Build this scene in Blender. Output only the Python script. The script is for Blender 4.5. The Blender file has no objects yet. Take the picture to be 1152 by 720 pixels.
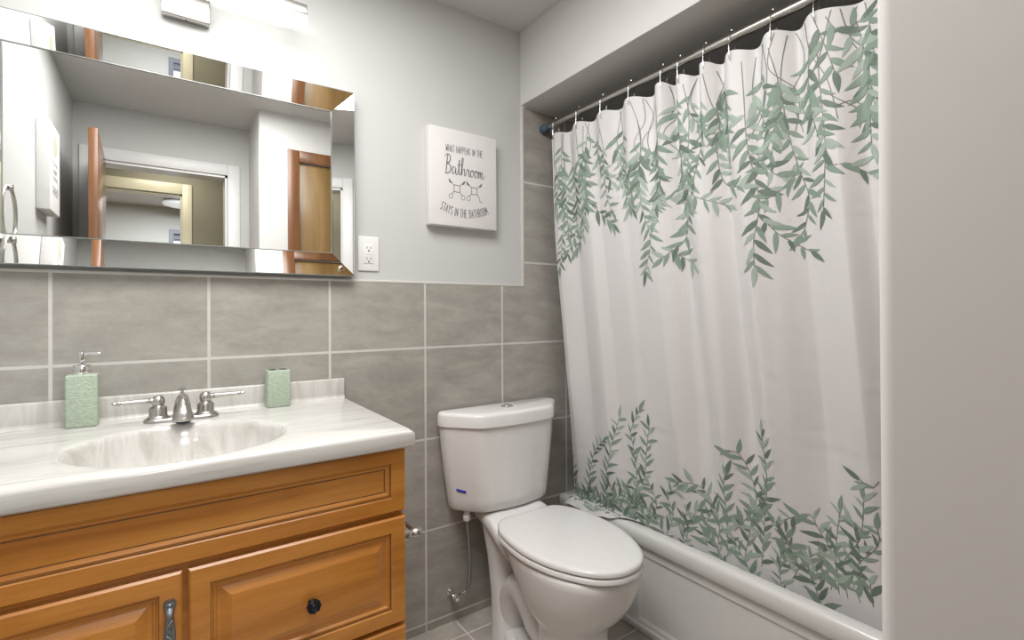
import bpy, bmesh, math, random
from mathutils import Vector, Matrix

random.seed(7)
scene = bpy.context.scene
COL = scene.collection
PI = math.pi

# ------------------------------------------------------------------ camera
cam_data = bpy.data.cameras.new('camera')
cam = bpy.data.objects.new('camera', cam_data)
COL.objects.link(cam)
scene.camera = cam
YAW, PITCH, ROLL = 0.6068, 0.00359, -0.0051
fwd = Vector((math.sin(YAW)*math.cos(PITCH), math.cos(YAW)*math.cos(PITCH), math.sin(PITCH)))
rgt = Vector((math.cos(YAW), -math.sin(YAW), 0))
upv = rgt.cross(fwd)
r2 = rgt*math.cos(ROLL) + upv*math.sin(ROLL)
u2 = -rgt*math.sin(ROLL) + upv*math.cos(ROLL)
m3 = Matrix((r2, u2, -fwd)).transposed()
cam.matrix_world = Matrix.Translation((0.23523, -1.67122, 1.15861)) @ m3.to_4x4()
cam_data.sensor_fit = 'HORIZONTAL'
cam_data.sensor_width = 36.0
cam_data.lens = 36.0*560.045/1152
cam_data.shift_x = (576-575.503)/1152
cam_data.shift_y = -(360-348.437)/1152
cam_data.clip_start = 0.01

# ------------------------------------------------------------------ world, exposure
world = bpy.data.worlds.new('daylight')
scene.world = world
world.use_nodes = True
wb = world.node_tree.nodes['Background']
wb.inputs[0].default_value = (0.80, 0.90, 1.0, 1)
wb.inputs[1].default_value = 2.0
scene.view_settings.view_transform = 'Standard'
scene.view_settings.look = 'None'
scene.view_settings.gamma = 1.0
scene.view_settings.use_curve_mapping = False
scene.view_settings.exposure = 0.58


def area_light(name, loc, size, power, color=(1, 1, 1), rot=(0, 0, 0), size_y=None):
    l = bpy.data.lights.new(name, 'AREA')
    l.size = size
    if size_y:
        l.shape = 'RECTANGLE'
        l.size_y = size_y
    l.energy = power
    l.color = color
    o = bpy.data.objects.new(name, l)
    o.location = loc
    o.rotation_euler = rot
    COL.objects.link(o)
    return o


ROOM_FILL = 21.0
HALL_FILL = 3.5
BEDROOM_LAMP = 40.0
VANITY_GLOW = 5.5
area_light('added_bathroom_fill', (0.45, -0.88, 2.30), 0.8, ROOM_FILL, (1.0, 0.985, 0.965))  # unseen area light, added to even out what the vanity bar leaves dim
area_light('added_hall_fill', (0.25, -2.42, 2.29), 0.3, HALL_FILL, (1.0, 0.93, 0.78))  # added fill light in the hall and doorway, no fixture behind it
area_light('bedroom_lamp', (0.3, -3.9, 2.29), 0.5, BEDROOM_LAMP, (0.94, 0.97, 1.0))


# ------------------------------------------------------------------ materials
def lin(r, g, b):
    def f(c):
        c /= 255.0
        return c/12.92 if c <= 0.04045 else ((c+0.055)/1.055)**2.4
    return (f(r), f(g), f(b), 1)


class M:
    def __init__(s, name):
        s.m = bpy.data.materials.new(name)
        s.m.use_nodes = True
        s.nt = s.m.node_tree
        s.n = s.nt.nodes
        s.l = s.nt.links
        s.b = s.n['Principled BSDF']

    def set(s, **k):
        for a, v in k.items():
            s.b.inputs[a.replace('_', ' ')].default_value = v
        return s

    def node(s, t, **k):
        nd = s.n.new(t)
        for a, v in k.items():
            if a.startswith('i_'):
                nd.inputs[a[2:].replace('_', ' ')].default_value = v
            else:
                setattr(nd, a, v)
        return nd

    def coords(s, scale=(1, 1, 1), loc=(0, 0, 0), rot=(0, 0, 0)):
        tc = s.node('ShaderNodeTexCoord')
        mp = s.node('ShaderNodeMapping')
        mp.inputs['Scale'].default_value = scale
        mp.inputs['Location'].default_value = loc
        mp.inputs['Rotation'].default_value = rot
        s.l.new(tc.outputs['Object'], mp.inputs[0])
        return mp.outputs[0]

    def noise(s, vec, scale, detail=4, rough=0.55, dist=0.0):
        nd = s.node('ShaderNodeTexNoise')
        nd.inputs['Scale'].default_value = scale
        nd.inputs['Detail'].default_value = detail
        nd.inputs['Roughness'].default_value = rough
        nd.inputs['Distortion'].default_value = dist
        if vec is not None:
            s.l.new(vec, nd.inputs['Vector'])
        return nd.outputs['Fac']

    def ramp(s, fac, stops):
        nd = s.node('ShaderNodeValToRGB')
        cr = nd.color_ramp
        while len(cr.elements) < len(stops):
            cr.elements.new(0.5)
        for e, (p, c) in zip(cr.elements, stops):
            e.position = p
            e.color = c
        s.l.new(fac, nd.inputs[0])
        return nd.outputs[0]

    def mix(s, fac, a, b, mode='MIX'):
        nd = s.node('ShaderNodeMix', data_type='RGBA', blend_type=mode)
        for sock, v in ((0, fac), (6, a), (7, b)):
            if hasattr(v, 'is_linked') or hasattr(v, 'links'):
                s.l.new(v, nd.inputs[sock])
            else:
                nd.inputs[sock].default_value = v
        return nd.outputs[2]

    def color(s, sock):
        s.l.new(sock, s.b.inputs['Base Color'])
        return s

    def bump(s, sock, strength, dist=0.01):
        nd = s.node('ShaderNodeBump')
        nd.inputs['Strength'].default_value = strength
        nd.inputs['Distance'].default_value = dist
        s.l.new(sock, nd.inputs['Height'])
        s.l.new(nd.outputs[0], s.b.inputs['Normal'])
        return s


def plain(name, col, rough=0.5, metal=0.0, **k):
    m = M(name)
    m.set(Base_Color=col, Roughness=rough, Metallic=metal, **k)
    vec = m.coords()
    nz = m.noise(vec, 35, 3)
    m.color(m.mix(nz, tuple(c*0.96 for c in col[:3])+(1,), tuple(min(1, c*1.04) for c in col[:3])+(1,)))
    return m.m


def paint(name, col, bump=0.06, rough=0.55):
    m = M(name)
    m.set(Roughness=rough)
    vec = m.coords()
    n1 = m.noise(vec, 2.2, 2)
    m.color(m.mix(n1, tuple(c*0.98 for c in col[:3])+(1,), tuple(min(1, c*1.02) for c in col[:3])+(1,)))
    m.bump(m.noise(vec, 170, 3, 0.6), bump, 0.0015)
    return m.m


def tile(name, axes, origin, size, grout_w, c_lo, c_hi, grout, rough=0.45):
    m = M(name)
    m.set(Roughness=rough)
    tc = m.node('ShaderNodeTexCoord')
    sp = m.node('ShaderNodeSeparateXYZ')
    m.l.new(tc.outputs['Object'], sp.inputs[0])
    cb = m.node('ShaderNodeCombineXYZ')
    for k in range(2):
        ad = m.node('ShaderNodeMath', operation='ADD')
        m.l.new(sp.outputs[axes[k]], ad.inputs[0])
        ad.inputs[1].default_value = -origin[k] + size[k]*40
        m.l.new(ad.outputs[0], cb.inputs[k])
    br = m.node('ShaderNodeTexBrick')
    br.offset = 0.0
    br.squash = 1.0
    br.inputs['Scale'].default_value = 1.0
    br.inputs['Mortar Size'].default_value = grout_w/2
    br.inputs['Mortar Smooth'].default_value = 0.15
    br.inputs['Brick Width'].default_value = size[0]
    br.inputs['Row Height'].default_value = size[1]
    br.inputs['Color1'].default_value = (0.42, 0.42, 0.42, 1)
    br.inputs['Color2'].default_value = (0.58, 0.58, 0.58, 1)
    br.inputs['Mortar'].default_value = (0.5, 0.5, 0.5, 1)
    m.l.new(cb.outputs[0], br.inputs['Vector'])
    sc = [1, 1, 1]
    v1 = m.coords((3, 3, 8))
    n1 = m.noise(v1, 2.2, 8, 0.62, 0.4)
    v2 = m.coords((10, 10, 55))
    n2 = m.noise(v2, 2.5, 5, 0.7)
    n3 = m.noise(m.coords(), 60, 6, 0.75)
    a = m.node('ShaderNodeMath', operation='MULTIPLY_ADD')
    m.l.new(n2, a.inputs[0]); a.inputs[1].default_value = 0.18; m.l.new(n1, a.inputs[2])
    a2 = m.node('ShaderNodeMath', operation='MULTIPLY_ADD')
    m.l.new(n3, a2.inputs[0]); a2.inputs[1].default_value = 0.3; m.l.new(a.outputs[0], a2.inputs[2])
    col = m.ramp(a2.outputs[0], [(0.50, c_lo), (0.98, c_hi)])
    col = m.mix(0.10, col, br.outputs['Color'], 'SOFT_LIGHT')
    gn = m.ramp(n3, [(0.3, tuple(c*0.9 for c in grout[:3])+(1,)), (0.7, grout)])
    m.color(m.mix(br.outputs['Fac'], col, gn))
    inv = m.node('ShaderNodeMath', operation='SUBTRACT')
    inv.inputs[0].default_value = 1.0
    m.l.new(br.outputs['Fac'], inv.inputs[1])
    h = m.node('ShaderNodeMath', operation='MULTIPLY_ADD')
    m.l.new(n3, h.inputs[0]); h.inputs[1].default_value = 0.12; m.l.new(inv.outputs[0], h.inputs[2])
    m.bump(h.outputs[0], 0.35, 0.002)
    return m.m


def wood(name, c1, c2, c3, along='x', rough=0.33):
    m = M(name)
    m.set(Roughness=rough)
    m.b.inputs['Coat Weight'].default_value = 0.25
    m.b.inputs['Coat Roughness'].default_value = 0.2
    s = {'x': (0.9, 9, 9), 'z': (9, 9, 0.9), 'y': (9, 0.9, 9)}[along]
    s2 = {'x': (6, 120, 120), 'z': (120, 120, 6), 'y': (120, 6, 120)}[along]
    v = m.coords(s)
    n1 = m.noise(v, 1.6, 6, 0.6, 0.8)
    n2 = m.noise(m.coords(s2), 2.0, 3, 0.6)
    n3 = m.noise(m.coords(), 5, 3, 0.6)
    c = m.ramp(n1, [(0.32, c1), (0.52, c2), (0.72, c3)])
    c = m.mix(m.ramp(n2, [(0.35, (0, 0, 0, 1)), (0.75, (0.22, 0.22, 0.22, 1))]), c, tuple(q*0.55 for q in c1[:3])+(1,))
    c = m.mix(m.ramp(n3, [(0.62, (0, 0, 0, 1)), (0.8, (0.25, 0.25, 0.25, 1))]), c, tuple(q*0.7 for q in c1[:3])+(1,))
    m.color(c)
    m.bump(n2, 0.05, 0.001)
    return m.m


def metal(name, col, rough):
    m = M(name)
    m.set(Metallic=1.0, Roughness=rough)
    nz = m.noise(m.coords((1, 1, 1)), 60, 2)
    m.color(m.mix(nz, tuple(c*0.95 for c in col[:3])+(1,), col))
    return m.m


def emit(name, col, strength):
    m = M(name)
    m.set(Base_Color=(0.8, 0.8, 0.8, 1), Roughness=0.4)
    m.b.inputs['Emission Color'].default_value = col
    m.b.inputs['Emission Strength'].default_value = strength
    return m.m


MAT = {}
MAT['paint'] = paint('grey_wall_paint', (0.54, 0.545, 0.535, 1))
MAT['paint_white'] = paint('off_white_wall_paint', (0.62, 0.615, 0.60, 1), 0.05)
MAT['ceiling'] = paint('ceiling_paint', (0.60, 0.595, 0.58, 1))
MAT['hall_paint'] = paint('tan_hall_paint', (0.29, 0.275, 0.215, 1))
MAT['bed_paint'] = paint('cool_grey_paint', (0.52, 0.52, 0.49, 1))
MAT['trim'] = plain('white_trim_paint', (0.74, 0.74, 0.74, 1), 0.35)
MAT['cream'] = plain('cream_trim_paint', (0.70, 0.67, 0.53, 1), 0.35)
MAT['caulk'] = plain('white_caulk', (0.62, 0.61, 0.58, 1), 0.5)
GL, GH, GG = lin(142, 139, 132), lin(174, 170, 163), lin(205, 203, 198)
MAT['tile'] = tile('grey_wall_tile', (0, 2), (0.0, 1.0291), (0.336, 0.3329), 0.0085, GL, GH, GG)
MAT['tile_yz'] = tile('grey_alcove_tile', (1, 2), (0.0, 1.0291), (0.336, 0.3329), 0.0085, GL, GH, GG)
MAT['floor'] = tile('grey_floor_tile', (0, 1), (1.125, -0.10), (0.336, 0.336), 0.007, lin(152, 146, 138), lin(196, 190, 181), lin(218, 213, 206))
MAT['hall_floor'] = wood('hall_floor_boards', lin(120, 85, 50), lin(150, 110, 70), lin(170, 130, 85), 'x')
MAT['maple'] = wood('honey_maple', lin(180, 112, 42), lin(203, 135, 58), lin(215, 150, 72), 'x')
MAT['maple_dark'] = wood('shadowed_cabinet_wood', lin(120, 70, 28), lin(135, 82, 34), lin(150, 95, 42), 'x')
MAT['glaze'] = plain('dark_groove_glaze', lin(118, 82, 44), 0.5)
MAT['door_wood'] = wood('brown_stained_wood', lin(92, 57, 31), lin(113, 72, 40), lin(131, 88, 52), 'z')
MAT['door_panel'] = wood('golden_door_veneer', lin(112, 86, 46), lin(126, 98, 56), lin(140, 112, 68), 'z')
MAT['nickel'] = metal('brushed_nickel', (0.53, 0.51, 0.485, 1), 0.28)
MAT['chrome'] = metal('polished_chrome', (0.80, 0.80, 0.80, 1), 0.10)
MAT['pewter'] = metal('dark_pewter', (0.30, 0.33, 0.37, 1), 0.36)
MAT['dark_metal'] = metal('blackened_metal', (0.05, 0.055, 0.065, 1), 0.35)
MAT['mirror'] = metal('mirror_glass', (0.90, 0.91, 0.90, 1), 0.0)
MAT['mirror_edge'] = plain('bright_glass_edge', (0.30, 0.32, 0.31, 1), 0.2, 0.3)
MAT['china'] = plain('white_china', (0.76, 0.755, 0.75, 1), 0.10)
MAT['china_lid'] = plain('white_seat_plastic', (0.74, 0.735, 0.73, 1), 0.22)
MAT['tub'] = plain('white_tub_enamel', (0.72, 0.715, 0.70, 1), 0.16)
MAT['plastic'] = plain('white_plastic', (0.76, 0.76, 0.75, 1), 0.3)
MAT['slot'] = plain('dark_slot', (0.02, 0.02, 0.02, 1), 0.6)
MAT['canvas'] = plain('white_canvas', (0.68, 0.66, 0.66, 1), 0.75)
MAT['ink'] = plain('grey_ink', (0.16, 0.15, 0.17, 1), 0.8)
MAT['olive'] = plain('olive_ink', (0.42, 0.42, 0.33, 1), 0.8)
MAT['blue'] = plain('blue_tape', (0.02, 0.03, 0.45, 1), 0.5)
MAT['rubber'] = plain('blue_grey_rubber', (0.06, 0.09, 0.12, 1), 0.5)
MAT['hose'] = metal('braided_steel', (0.40, 0.40, 0.40, 1), 0.35)
MAT['glow'] = emit('lit_acrylic', (1.0, 0.985, 0.96, 1), VANITY_GLOW)
MAT['lamp_glow'] = emit('dim_lamp_glass', (0.9, 0.95, 1.0, 1), 0.25)
MAT['window_frame'] = plain('slate_window_frame', (0.14, 0.15, 0.19, 1), 0.4)
MAT['blind'] = plain('dark_roller_blind', (0.20, 0.21, 0.26, 1), 0.7)


def m_marble():
    m = M('white_cultured_marble')
    m.set(Roughness=0.13)
    v = m.coords((1.3, 14, 14))
    n1 = m.noise(v, 2.4, 6, 0.6, 1.2)
    c = m.ramp(n1, [(0.30, lin(184, 181, 175)), (0.45, lin(202, 200, 196)), (0.58, lin(209, 207, 203)), (0.72, lin(195, 192, 187))])
    m.color(c)
    return m.m


MAT['marble'] = m_marble()


def m_basin():
    m = M('swirled_cultured_marble')
    m.set(Roughness=0.13)
    n1 = m.noise(m.coords((9, 5, 2.0)), 2.2, 6, 0.6, 1.6)
    c = m.ramp(n1, [(0.30, lin(181, 177, 170)), (0.46, lin(195, 192, 187)), (0.60, lin(208, 206, 202)), (0.76, lin(190, 186, 180))])
    m.color(c)
    return m.m


MAT['marble_swirl'] = m_basin()


def m_green():
    m = M('sage_green_ceramic')
    m.set(Roughness=0.35)
    n1 = m.noise(m.coords((130, 130, 260)), 1.0, 3, 0.6, 0.6)
    m.color(m.ramp(n1, [(0.35, lin(160, 175, 156)), (0.65, lin(182, 195, 177))]))
    m.bump(n1, 0.9, 0.003)
    return m.m


MAT['sage'] = m_green()


def m_fabric(name, col, trans):
    m = M(name)
    m.set(Roughness=0.5)
    v = m.coords()
    n1 = m.noise(m.coords((6, 2, 2)), 3.0, 4, 0.6, 0.5)
    n2 = m.noise(v, 900, 2)
    m.color(m.mix(n2, tuple(c*0.97 for c in col[:3])+(1,), col))
    m.bump(n1, 0.35, 0.006)
    tr = m.node('ShaderNodeBsdfTranslucent')
    tr.inputs[0].default_value = col
    mx = m.node('ShaderNodeMixShader')
    mx.inputs[0].default_value = trans
    out = m.n['Material Output']
    m.l.new(m.b.outputs[0], mx.inputs[1])
    m.l.new(tr.outputs[0], mx.inputs[2])
    m.l.new(mx.outputs[0], out.inputs[0])
    return m.m


MAT['fabric'] = m_fabric('white_polyester', (0.74, 0.725, 0.73, 1), 0.10)
MAT['leaf_a'] = m_fabric('sage_leaf_print', lin(138, 158, 144), 0.10)
MAT['leaf_c'] = m_fabric('pale_leaf_print', lin(168, 184, 173), 0.10)
MAT['leaf_b'] = m_fabric('deep_leaf_print', lin(110, 127, 115), 0.10)
MAT['stem'] = m_fabric('stem_print', lin(124, 130, 124), 0.10)


def m_glass():
    m = M('clear_window_glass')
    tr = m.node('ShaderNodeBsdfTransparent')
    gl = m.node('ShaderNodeBsdfGlossy')
    gl.inputs['Roughness'].default_value = 0.02
    mx = m.node('ShaderNodeMixShader')
    mx.inputs[0].default_value = 0.06
    m.l.new(tr.outputs[0], mx.inputs[1])
    m.l.new(gl.outputs[0], mx.inputs[2])
    m.l.new(mx.outputs[0], m.n['Material Output'].inputs[0])
    return m.m


MAT['glass'] = m_glass()


# ------------------------------------------------------------------ geometry helpers
def bm_new():
    return bmesh.new()


def box(bm, x0, x1, y0, y1, z0, z1, bev=0.0, seg=2):
    vs = [bm.verts.new((x, y, z)) for x in (x0, x1) for y in (y0, y1) for z in (z0, z1)]
    idx = [(0, 1, 3, 2), (4, 6, 7, 5), (0, 4, 5, 1), (2, 3, 7, 6), (0, 2, 6, 4), (1, 5, 7, 3)]
    fs = [bm.faces.new([vs[i] for i in q]) for q in idx]
    if bev > 0:
        es = list({e for f in fs for e in f.edges})
        bmesh.ops.bevel(bm, geom=es, offset=bev, segments=seg, profile=0.5, affect='EDGES')
    return bm


def loft(bm, rings, cap0=True, cap1=True, closed=True):
    vr = [[bm.verts.new(p) for p in r] for r in rings]
    n = len(vr[0])
    rng = range(n) if closed else range(n-1)
    for a, b in zip(vr[:-1], vr[1:]):
        for i in rng:
            j = (i+1) % n
            try:
                bm.faces.new((a[i], a[j], b[j], b[i]))
            except ValueError:
                pass
    if cap0:
        bm.faces.new(list(reversed(vr[0])))
    if cap1:
        bm.faces.new(vr[-1])
    return vr


def frame_axes(d):
    d = d.normalized()
    a = Vector((0, 0, 1)) if abs(d.z) < 0.9 else Vector((1, 0, 0))
    s = d.cross(a).normalized()
    return s, s.cross(d).normalized()


def tube(bm, pts, r, n=12, caps=True, squash=1.0):
    pts = [Vector(p) for p in pts]
    rs = r if isinstance(r, (list, tuple)) else [r]*len(pts)
    rings = []
    s = None
    for i, p in enumerate(pts):
        d = (pts[min(i+1, len(pts)-1)] - pts[max(i-1, 0)])
        if s is None:
            s, u = frame_axes(d)
        else:
            d = d.normalized()
            s = (s - d*s.dot(d)).normalized()
            u = s.cross(d).normalized()
        rings.append([p + (s*math.cos(2*PI*k/n) + u*math.sin(2*PI*k/n)*squash)*rs[i] for k in range(n)])
    loft(bm, rings, caps, caps)


def spline(pts, n=8):
    pts = [Vector(p) for p in pts]
    out = []
    for i in range(len(pts)-1):
        p0 = pts[max(i-1, 0)]; p1 = pts[i]; p2 = pts[i+1]; p3 = pts[min(i+2, len(pts)-1)]
        for k in range(n):
            t = k/n
            out.append(0.5*((2*p1) + (-p0+p2)*t + (2*p0-5*p1+4*p2-p3)*t*t + (-p0+3*p1-3*p2+p3)*t**3))
    out.append(pts[-1])
    return out


def lathe(bm, prof, c=(0, 0, 0), axis='z', n=28, sx=1.0, sy=1.0):
    """profile of (radius, height); axis z, x, y, -y or -x"""
    c = Vector(c)
    rings = []
    for r, h in prof:
        r = max(r, 1e-5)
        ring = []
        for k in range(n):
            a = 2*PI*k/n
            u, v = r*math.cos(a)*sx, r*math.sin(a)*sy
            p = {'z': (u, v, h), 'x': (h, u, v), '-x': (-h, u, -v), 'y': (u, h, -v), '-y': (u, -h, v)}[axis]
            ring.append(c + Vector(p))
        rings.append(ring)
    loft(bm, rings, True, True)


def rrect(x0, x1, y0, y1, r, z, n=6):
    pts = []
    for cx, cy, a0 in ((x1-r, y1-r, 0), (x0+r, y1-r, PI/2), (x0+r, y0+r, PI), (x1-r, y0+r, 1.5*PI)):
        for k in range(n+1):
            a = a0 + PI/2*k/n
            pts.append(Vector((cx+r*math.cos(a), cy+r*math.sin(a), z)))
    return pts


def panel_rings(bm, x0, x1, z0, z1, yb, prof, n=1):
    """raised panel in the xz plane facing -y: prof is (inset, outward distance from yb)"""
    rings = []
    for ins, d in prof:
        rings.append([Vector((x0+ins, yb-d, z0+ins)), Vector((x1-ins, yb-d, z0+ins)),
                      Vector((x1-ins, yb-d, z1-ins)), Vector((x0+ins, yb-d, z1-ins))])
    loft(bm, rings, True, True)


def finish(o, label=None, cat=None, group=None, kind=None):
    if label: o['label'] = label
    if cat: o['category'] = cat
    if group: o['group'] = group
    if kind: o['kind'] = kind
    return o


def obj(name, bm, mats, parent=None, smooth=35, label=None, local=False):
    bmesh.ops.remove_doubles(bm, verts=bm.verts, dist=1e-6)
    bmesh.ops.recalc_face_normals(bm, faces=bm.faces)
    me = bpy.data.meshes.new(name)
    bm.to_mesh(me)
    bm.free()
    for m in (mats if isinstance(mats, (list, tuple)) else [mats]):
        me.materials.append(MAT[m] if isinstance(m, str) else m)
    if smooth:
        for p in me.polygons:
            p.use_smooth = True
        me.set_sharp_from_angle(angle=math.radians(smooth))
    o = bpy.data.objects.new(name, me)
    COL.objects.link(o)
    if parent is not None:
        o.parent = parent
        if not local:
            q = parent
            L = Vector((0, 0, 0))
            while q is not None:
                if q.type == 'EMPTY':
                    L += q.location
                q = q.parent
            if parent.type == 'EMPTY':
                o.matrix_parent_inverse = Matrix.Translation(-L)
    if label:
        o['label'] = label
    return o


def thing(name, label, cat, loc, group=None):
    o = bpy.data.objects.new(name, None)
    o.empty_display_size = 0.05
    o.location = loc
    COL.objects.link(o)
    return finish(o, label, cat, group)


def struct(name, bm, mat, smooth=None, parent=None):
    o = obj(name, bm, mat, parent, smooth)
    o['kind'] = 'structure'
    return o


# ------------------------------------------------------------------ the setting
XL, XR, YF = -0.178, 2.392, -1.94          # left wall, tub side wall, door wall
ZC, ZB = 2.3156, 2.0111                    # ceiling, underside of the soffit over the tub
XB = 1.4443                                # face of that soffit
WX, WY = 0.671, -1.52                      # corner of the closet wall beside the camera
ZT = 1.262                                 # top of the tile wainscot

b = bm_new(); box(b, XL-0.1, XR+0.1, -2.06, 0.1, -0.06, 0.0); struct('floor', b, 'floor')
b = bm_new(); box(b, -1.7, 1.7, -5.2, -2.06, -0.06, 0.0); struct('floor_hall', b, 'hall_floor')
b = bm_new(); box(b, -1.8, XR+0.1, -5.2, 0.1, ZC, ZC+0.08); struct('ceiling', b, 'ceiling')
b = bm_new(); box(b, XL-0.1, XR+0.1, 0.0, 0.1, 0.0, ZC); struct('wall_back', b, 'paint')
b = bm_new(); box(b, XL-0.1, XL, YF, 0.0, 0.0, ZC); struct('wall_left', b, 'paint')
b = bm_new(); box(b, XR, XR+0.1, WY, 0.0, 0.0, ZC); struct('wall_right', b, 'tile_yz')
# tile on the back wall: wainscot, and full height in the tub alcove (an L, 7 mm proud of the paint)
TP = 0.007
b = bm_new()
box(b, XL, XB+0.008, -TP, 0.0, 0.0, ZT)
box(b, XB+0.008, XR, -TP, 0.0, 0.0, ZB)
struct('wall_tile', b, 'tile')
b = bm_new(); box(b, XL, XB, -TP-0.0015, 0.0, ZT-0.001, ZT+0.007, 0.0015); struct('trim_1', b, 'caulk', 35)
b = bm_new(); box(b, XB-0.001, XB+0.011, -TP-0.002, 0.0, ZT-0.001, ZB, 0.002); struct('trim_2', b, 'caulk', 35)
b = bm_new(); box(b, XB+0.011, XR, -TP-0.004, -TP+0.002, ZB-0.008, ZB); struct('trim_3', b, 'caulk')
b = bm_new(); box(b, XB, XR, WY, 0.0, ZB, ZC, 0.002); struct('wall_soffit', b, 'ceiling')
# closet block beside the camera (bull-nosed corner), with an opening for the brown door
DX0, DX1, DZ = 0.885, 1.44, 2.05
b = bm_new()
pts = []
r = 0.012
for k in range(7):
    a = PI - PI/2*k/6
    pts.append((WX+r+r*math.cos(a), WY-r+r*math.sin(a)))
poly = [(WX, YF)] + pts + [(DX0, WY), (DX0, YF)]
loft(b, [[Vector((x, y, 0)) for x, y in poly], [Vector((x, y, ZC)) for x, y in poly]])
box(b, DX0, DX1, WY-0.10, WY, DZ, ZC)
box(b, DX1, XR+0.1, WY-0.10, WY, 0, ZC)
struct('wall_closet', b, 'paint_white', 30)
b = bm_new(); box(b, DX0, XR+0.1, YF-0.12, YF, 0, ZC); struct('wall_closet_back', b, 'paint')
# door wall, opening to the hall
OX0, OX1, OZ = -0.083, 0.552, 2.013
b = bm_new()
box(b, XL-0.1, OX0, YF-0.12, YF, 0, ZC)
box(b, OX1, DX0, YF-0.12, YF, 0, ZC)
box(b, OX0, OX1, YF-0.12, YF, OZ, ZC)
struct('wall_front', b, 'paint')
b = bm_new()
CW = 0.067
box(b, OX0-CW, OX0, YF, YF+0.014, 0, OZ+CW, 0.003)
box(b, OX1, OX1+CW, YF, YF+0.014, 0, OZ+CW, 0.003)
box(b, OX0, OX1, YF, YF+0.014, OZ, OZ+CW, 0.003)
box(b, OX0-0.001, OX0+0.014, YF-0.12, YF, 0, OZ)
box(b, OX1-0.014, OX1+0.001, YF-0.12, YF, 0, OZ)
box(b, OX0, OX1, YF-0.12, YF, OZ-0.014, OZ+0.001)
struct('trim_4', b, 'trim', 35)
# the bathroom door leaf, open along the left wall
ang = math.radians(88.2)
b = bm_new()
box(b, 0, 0.634, 0, 0.034, 0.01, 2.0, 0.002)
bmesh.ops.rotate(b, verts=b.verts, cent=(0, 0, 0), matrix=Matrix.Rotation(ang, 3, 'Z'))
bmesh.ops.translate(b, verts=b.verts, vec=(OX0+0.046, YF+0.004, 0))
d1 = struct('door_1', b, 'door_wood', 35)
b = bm_new()
for s in (-1, 1):
    tube(b, [(-0.05-0.017 + s*0.02 + 0.017*0, -1.37, 1.0), (-0.05 + s*0.05, -1.37, 1.0)], 0.012, 12)
    lathe(b, [(0.0, 0), (0.02, 0.002), (0.027, 0.016), (0.02, 0.032), (0, 0.036)], (-0.05+s*0.045, -1.37, 1.0), 'x' if s > 0 else '-x')
obj('door_handle', b, 'nickel', d1)
# closet door, brown stained casing round a golden slab
b = bm_new()
box(b, DX0-0.064, DX0, WY, WY+0.013, 0, DZ+0.066, 0.003)
box(b, DX1, DX1+0.064, WY, WY+0.013, 0, DZ+0.066, 0.003)
box(b, DX0, DX1, WY, WY+0.013, DZ, DZ+0.066, 0.003)
struct('trim_5', b, 'door_wood', 35)
b = bm_new(); box(b, DX0+0.003, DX1-0.003, WY-0.045, WY-0.010, 0.008, DZ-0.004, 0.002)
d2 = struct('door_2', b, 'door_panel', 35)
b = bm_new()
lathe(b, [(0.0, 0), (0.026, 0), (0.026, 0.004), (0.012, 0.008), (0.012, 0.03), (0.026, 0.04), (0.028, 0.052), (0.018, 0.062), (0, 0.064)], (DX1-0.06, WY-0.010, 0.95), 'y')
obj('door_knob', b, 'nickel', d2)

# hall and the room across it, seen in the mirror
HY = -2.80
b = bm_new()
box(b, -1.7, -0.40, HY-0.10, HY, 0, ZC)
box(b, 0.336, 1.7, HY-0.10, HY, 0, ZC)
box(b, -0.40, 0.336, HY-0.10, HY, 2.035, ZC)
struct('wall_hall', b, 'hall_paint')
b = bm_new(); box(b, -1.8, -1.7, -5.2, YF-0.12, 0, ZC); struct('wall_hall_left', b, 'hall_paint')
b = bm_new(); box(b, 1.7, 1.8, -5.2, YF-0.12, 0, ZC); struct('wall_hall_right', b, 'hall_paint')
b = bm_new()
box(b, -1.8, XL-0.1, YF-0.12, YF-0.02, 0, ZC)
struct('wall_hall_front', b, 'hall_paint')
b = bm_new()
cw = 0.06
box(b, 0.336, 0.336+cw, HY, HY+0.015, 0, 2.035+0.078, 0.003)
box(b, -0.40-cw, -0.40, HY, HY+0.015, 0, 2.035+0.078, 0.003)
box(b, -0.40, 0.336, HY, HY+0.015, 2.035, 2.035+0.078, 0.003)
box(b, 0.324, 0.337, HY-0.10, HY, 0, 2.035)
box(b, -0.401, -0.388, HY-0.10, HY, 0, 2.035)
box(b, -0.40, 0.336, HY-0.10, HY, 2.023, 2.036)
struct('trim_6', b, 'cream', 35)
WX0, WX1, WZ0, WZ1 = 0.262, 1.10, 0.95, 2.08
RY = -5.0
b = bm_new()
box(b, -1.7, WX0, RY-0.1, RY, 0, ZC)
box(b, WX1, 1.7, RY-0.1, RY, 0, ZC)
box(b, WX0, WX1, RY-0.1, RY, 0, WZ0)
box(b, WX0, WX1, RY-0.1, RY, WZ1, ZC)
struct('wall_bedroom', b, 'bed_paint')
b = bm_new()
fw = 0.045
box(b, WX0, WX0+fw, RY-0.06, RY+0.01, WZ0, WZ1)
box(b, WX1-fw, WX1, RY-0.06, RY+0.01, WZ0, WZ1)
box(b, WX0+fw, WX1-fw, RY-0.06, RY+0.01, WZ1-fw, WZ1)
box(b, WX0+fw, WX1-fw, RY-0.06, RY+0.01, WZ0, WZ0+fw)
box(b, WX0+fw, WX1-fw, RY-0.05, RY-0.01, 1.98, 2.0)
w1 = struct('window_1', b, 'window_frame')
b = bm_new(); box(b, WX0+fw, WX1-fw, RY-0.04, RY-0.034, WZ0+fw, WZ1-fw)
p_ = obj('window_pane', b, 'glass', w1, None)
b = bm_new(); box(b, WX0+fw, WX1-fw, RY-0.03, RY-0.024, 1.955, WZ1-fw)
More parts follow.
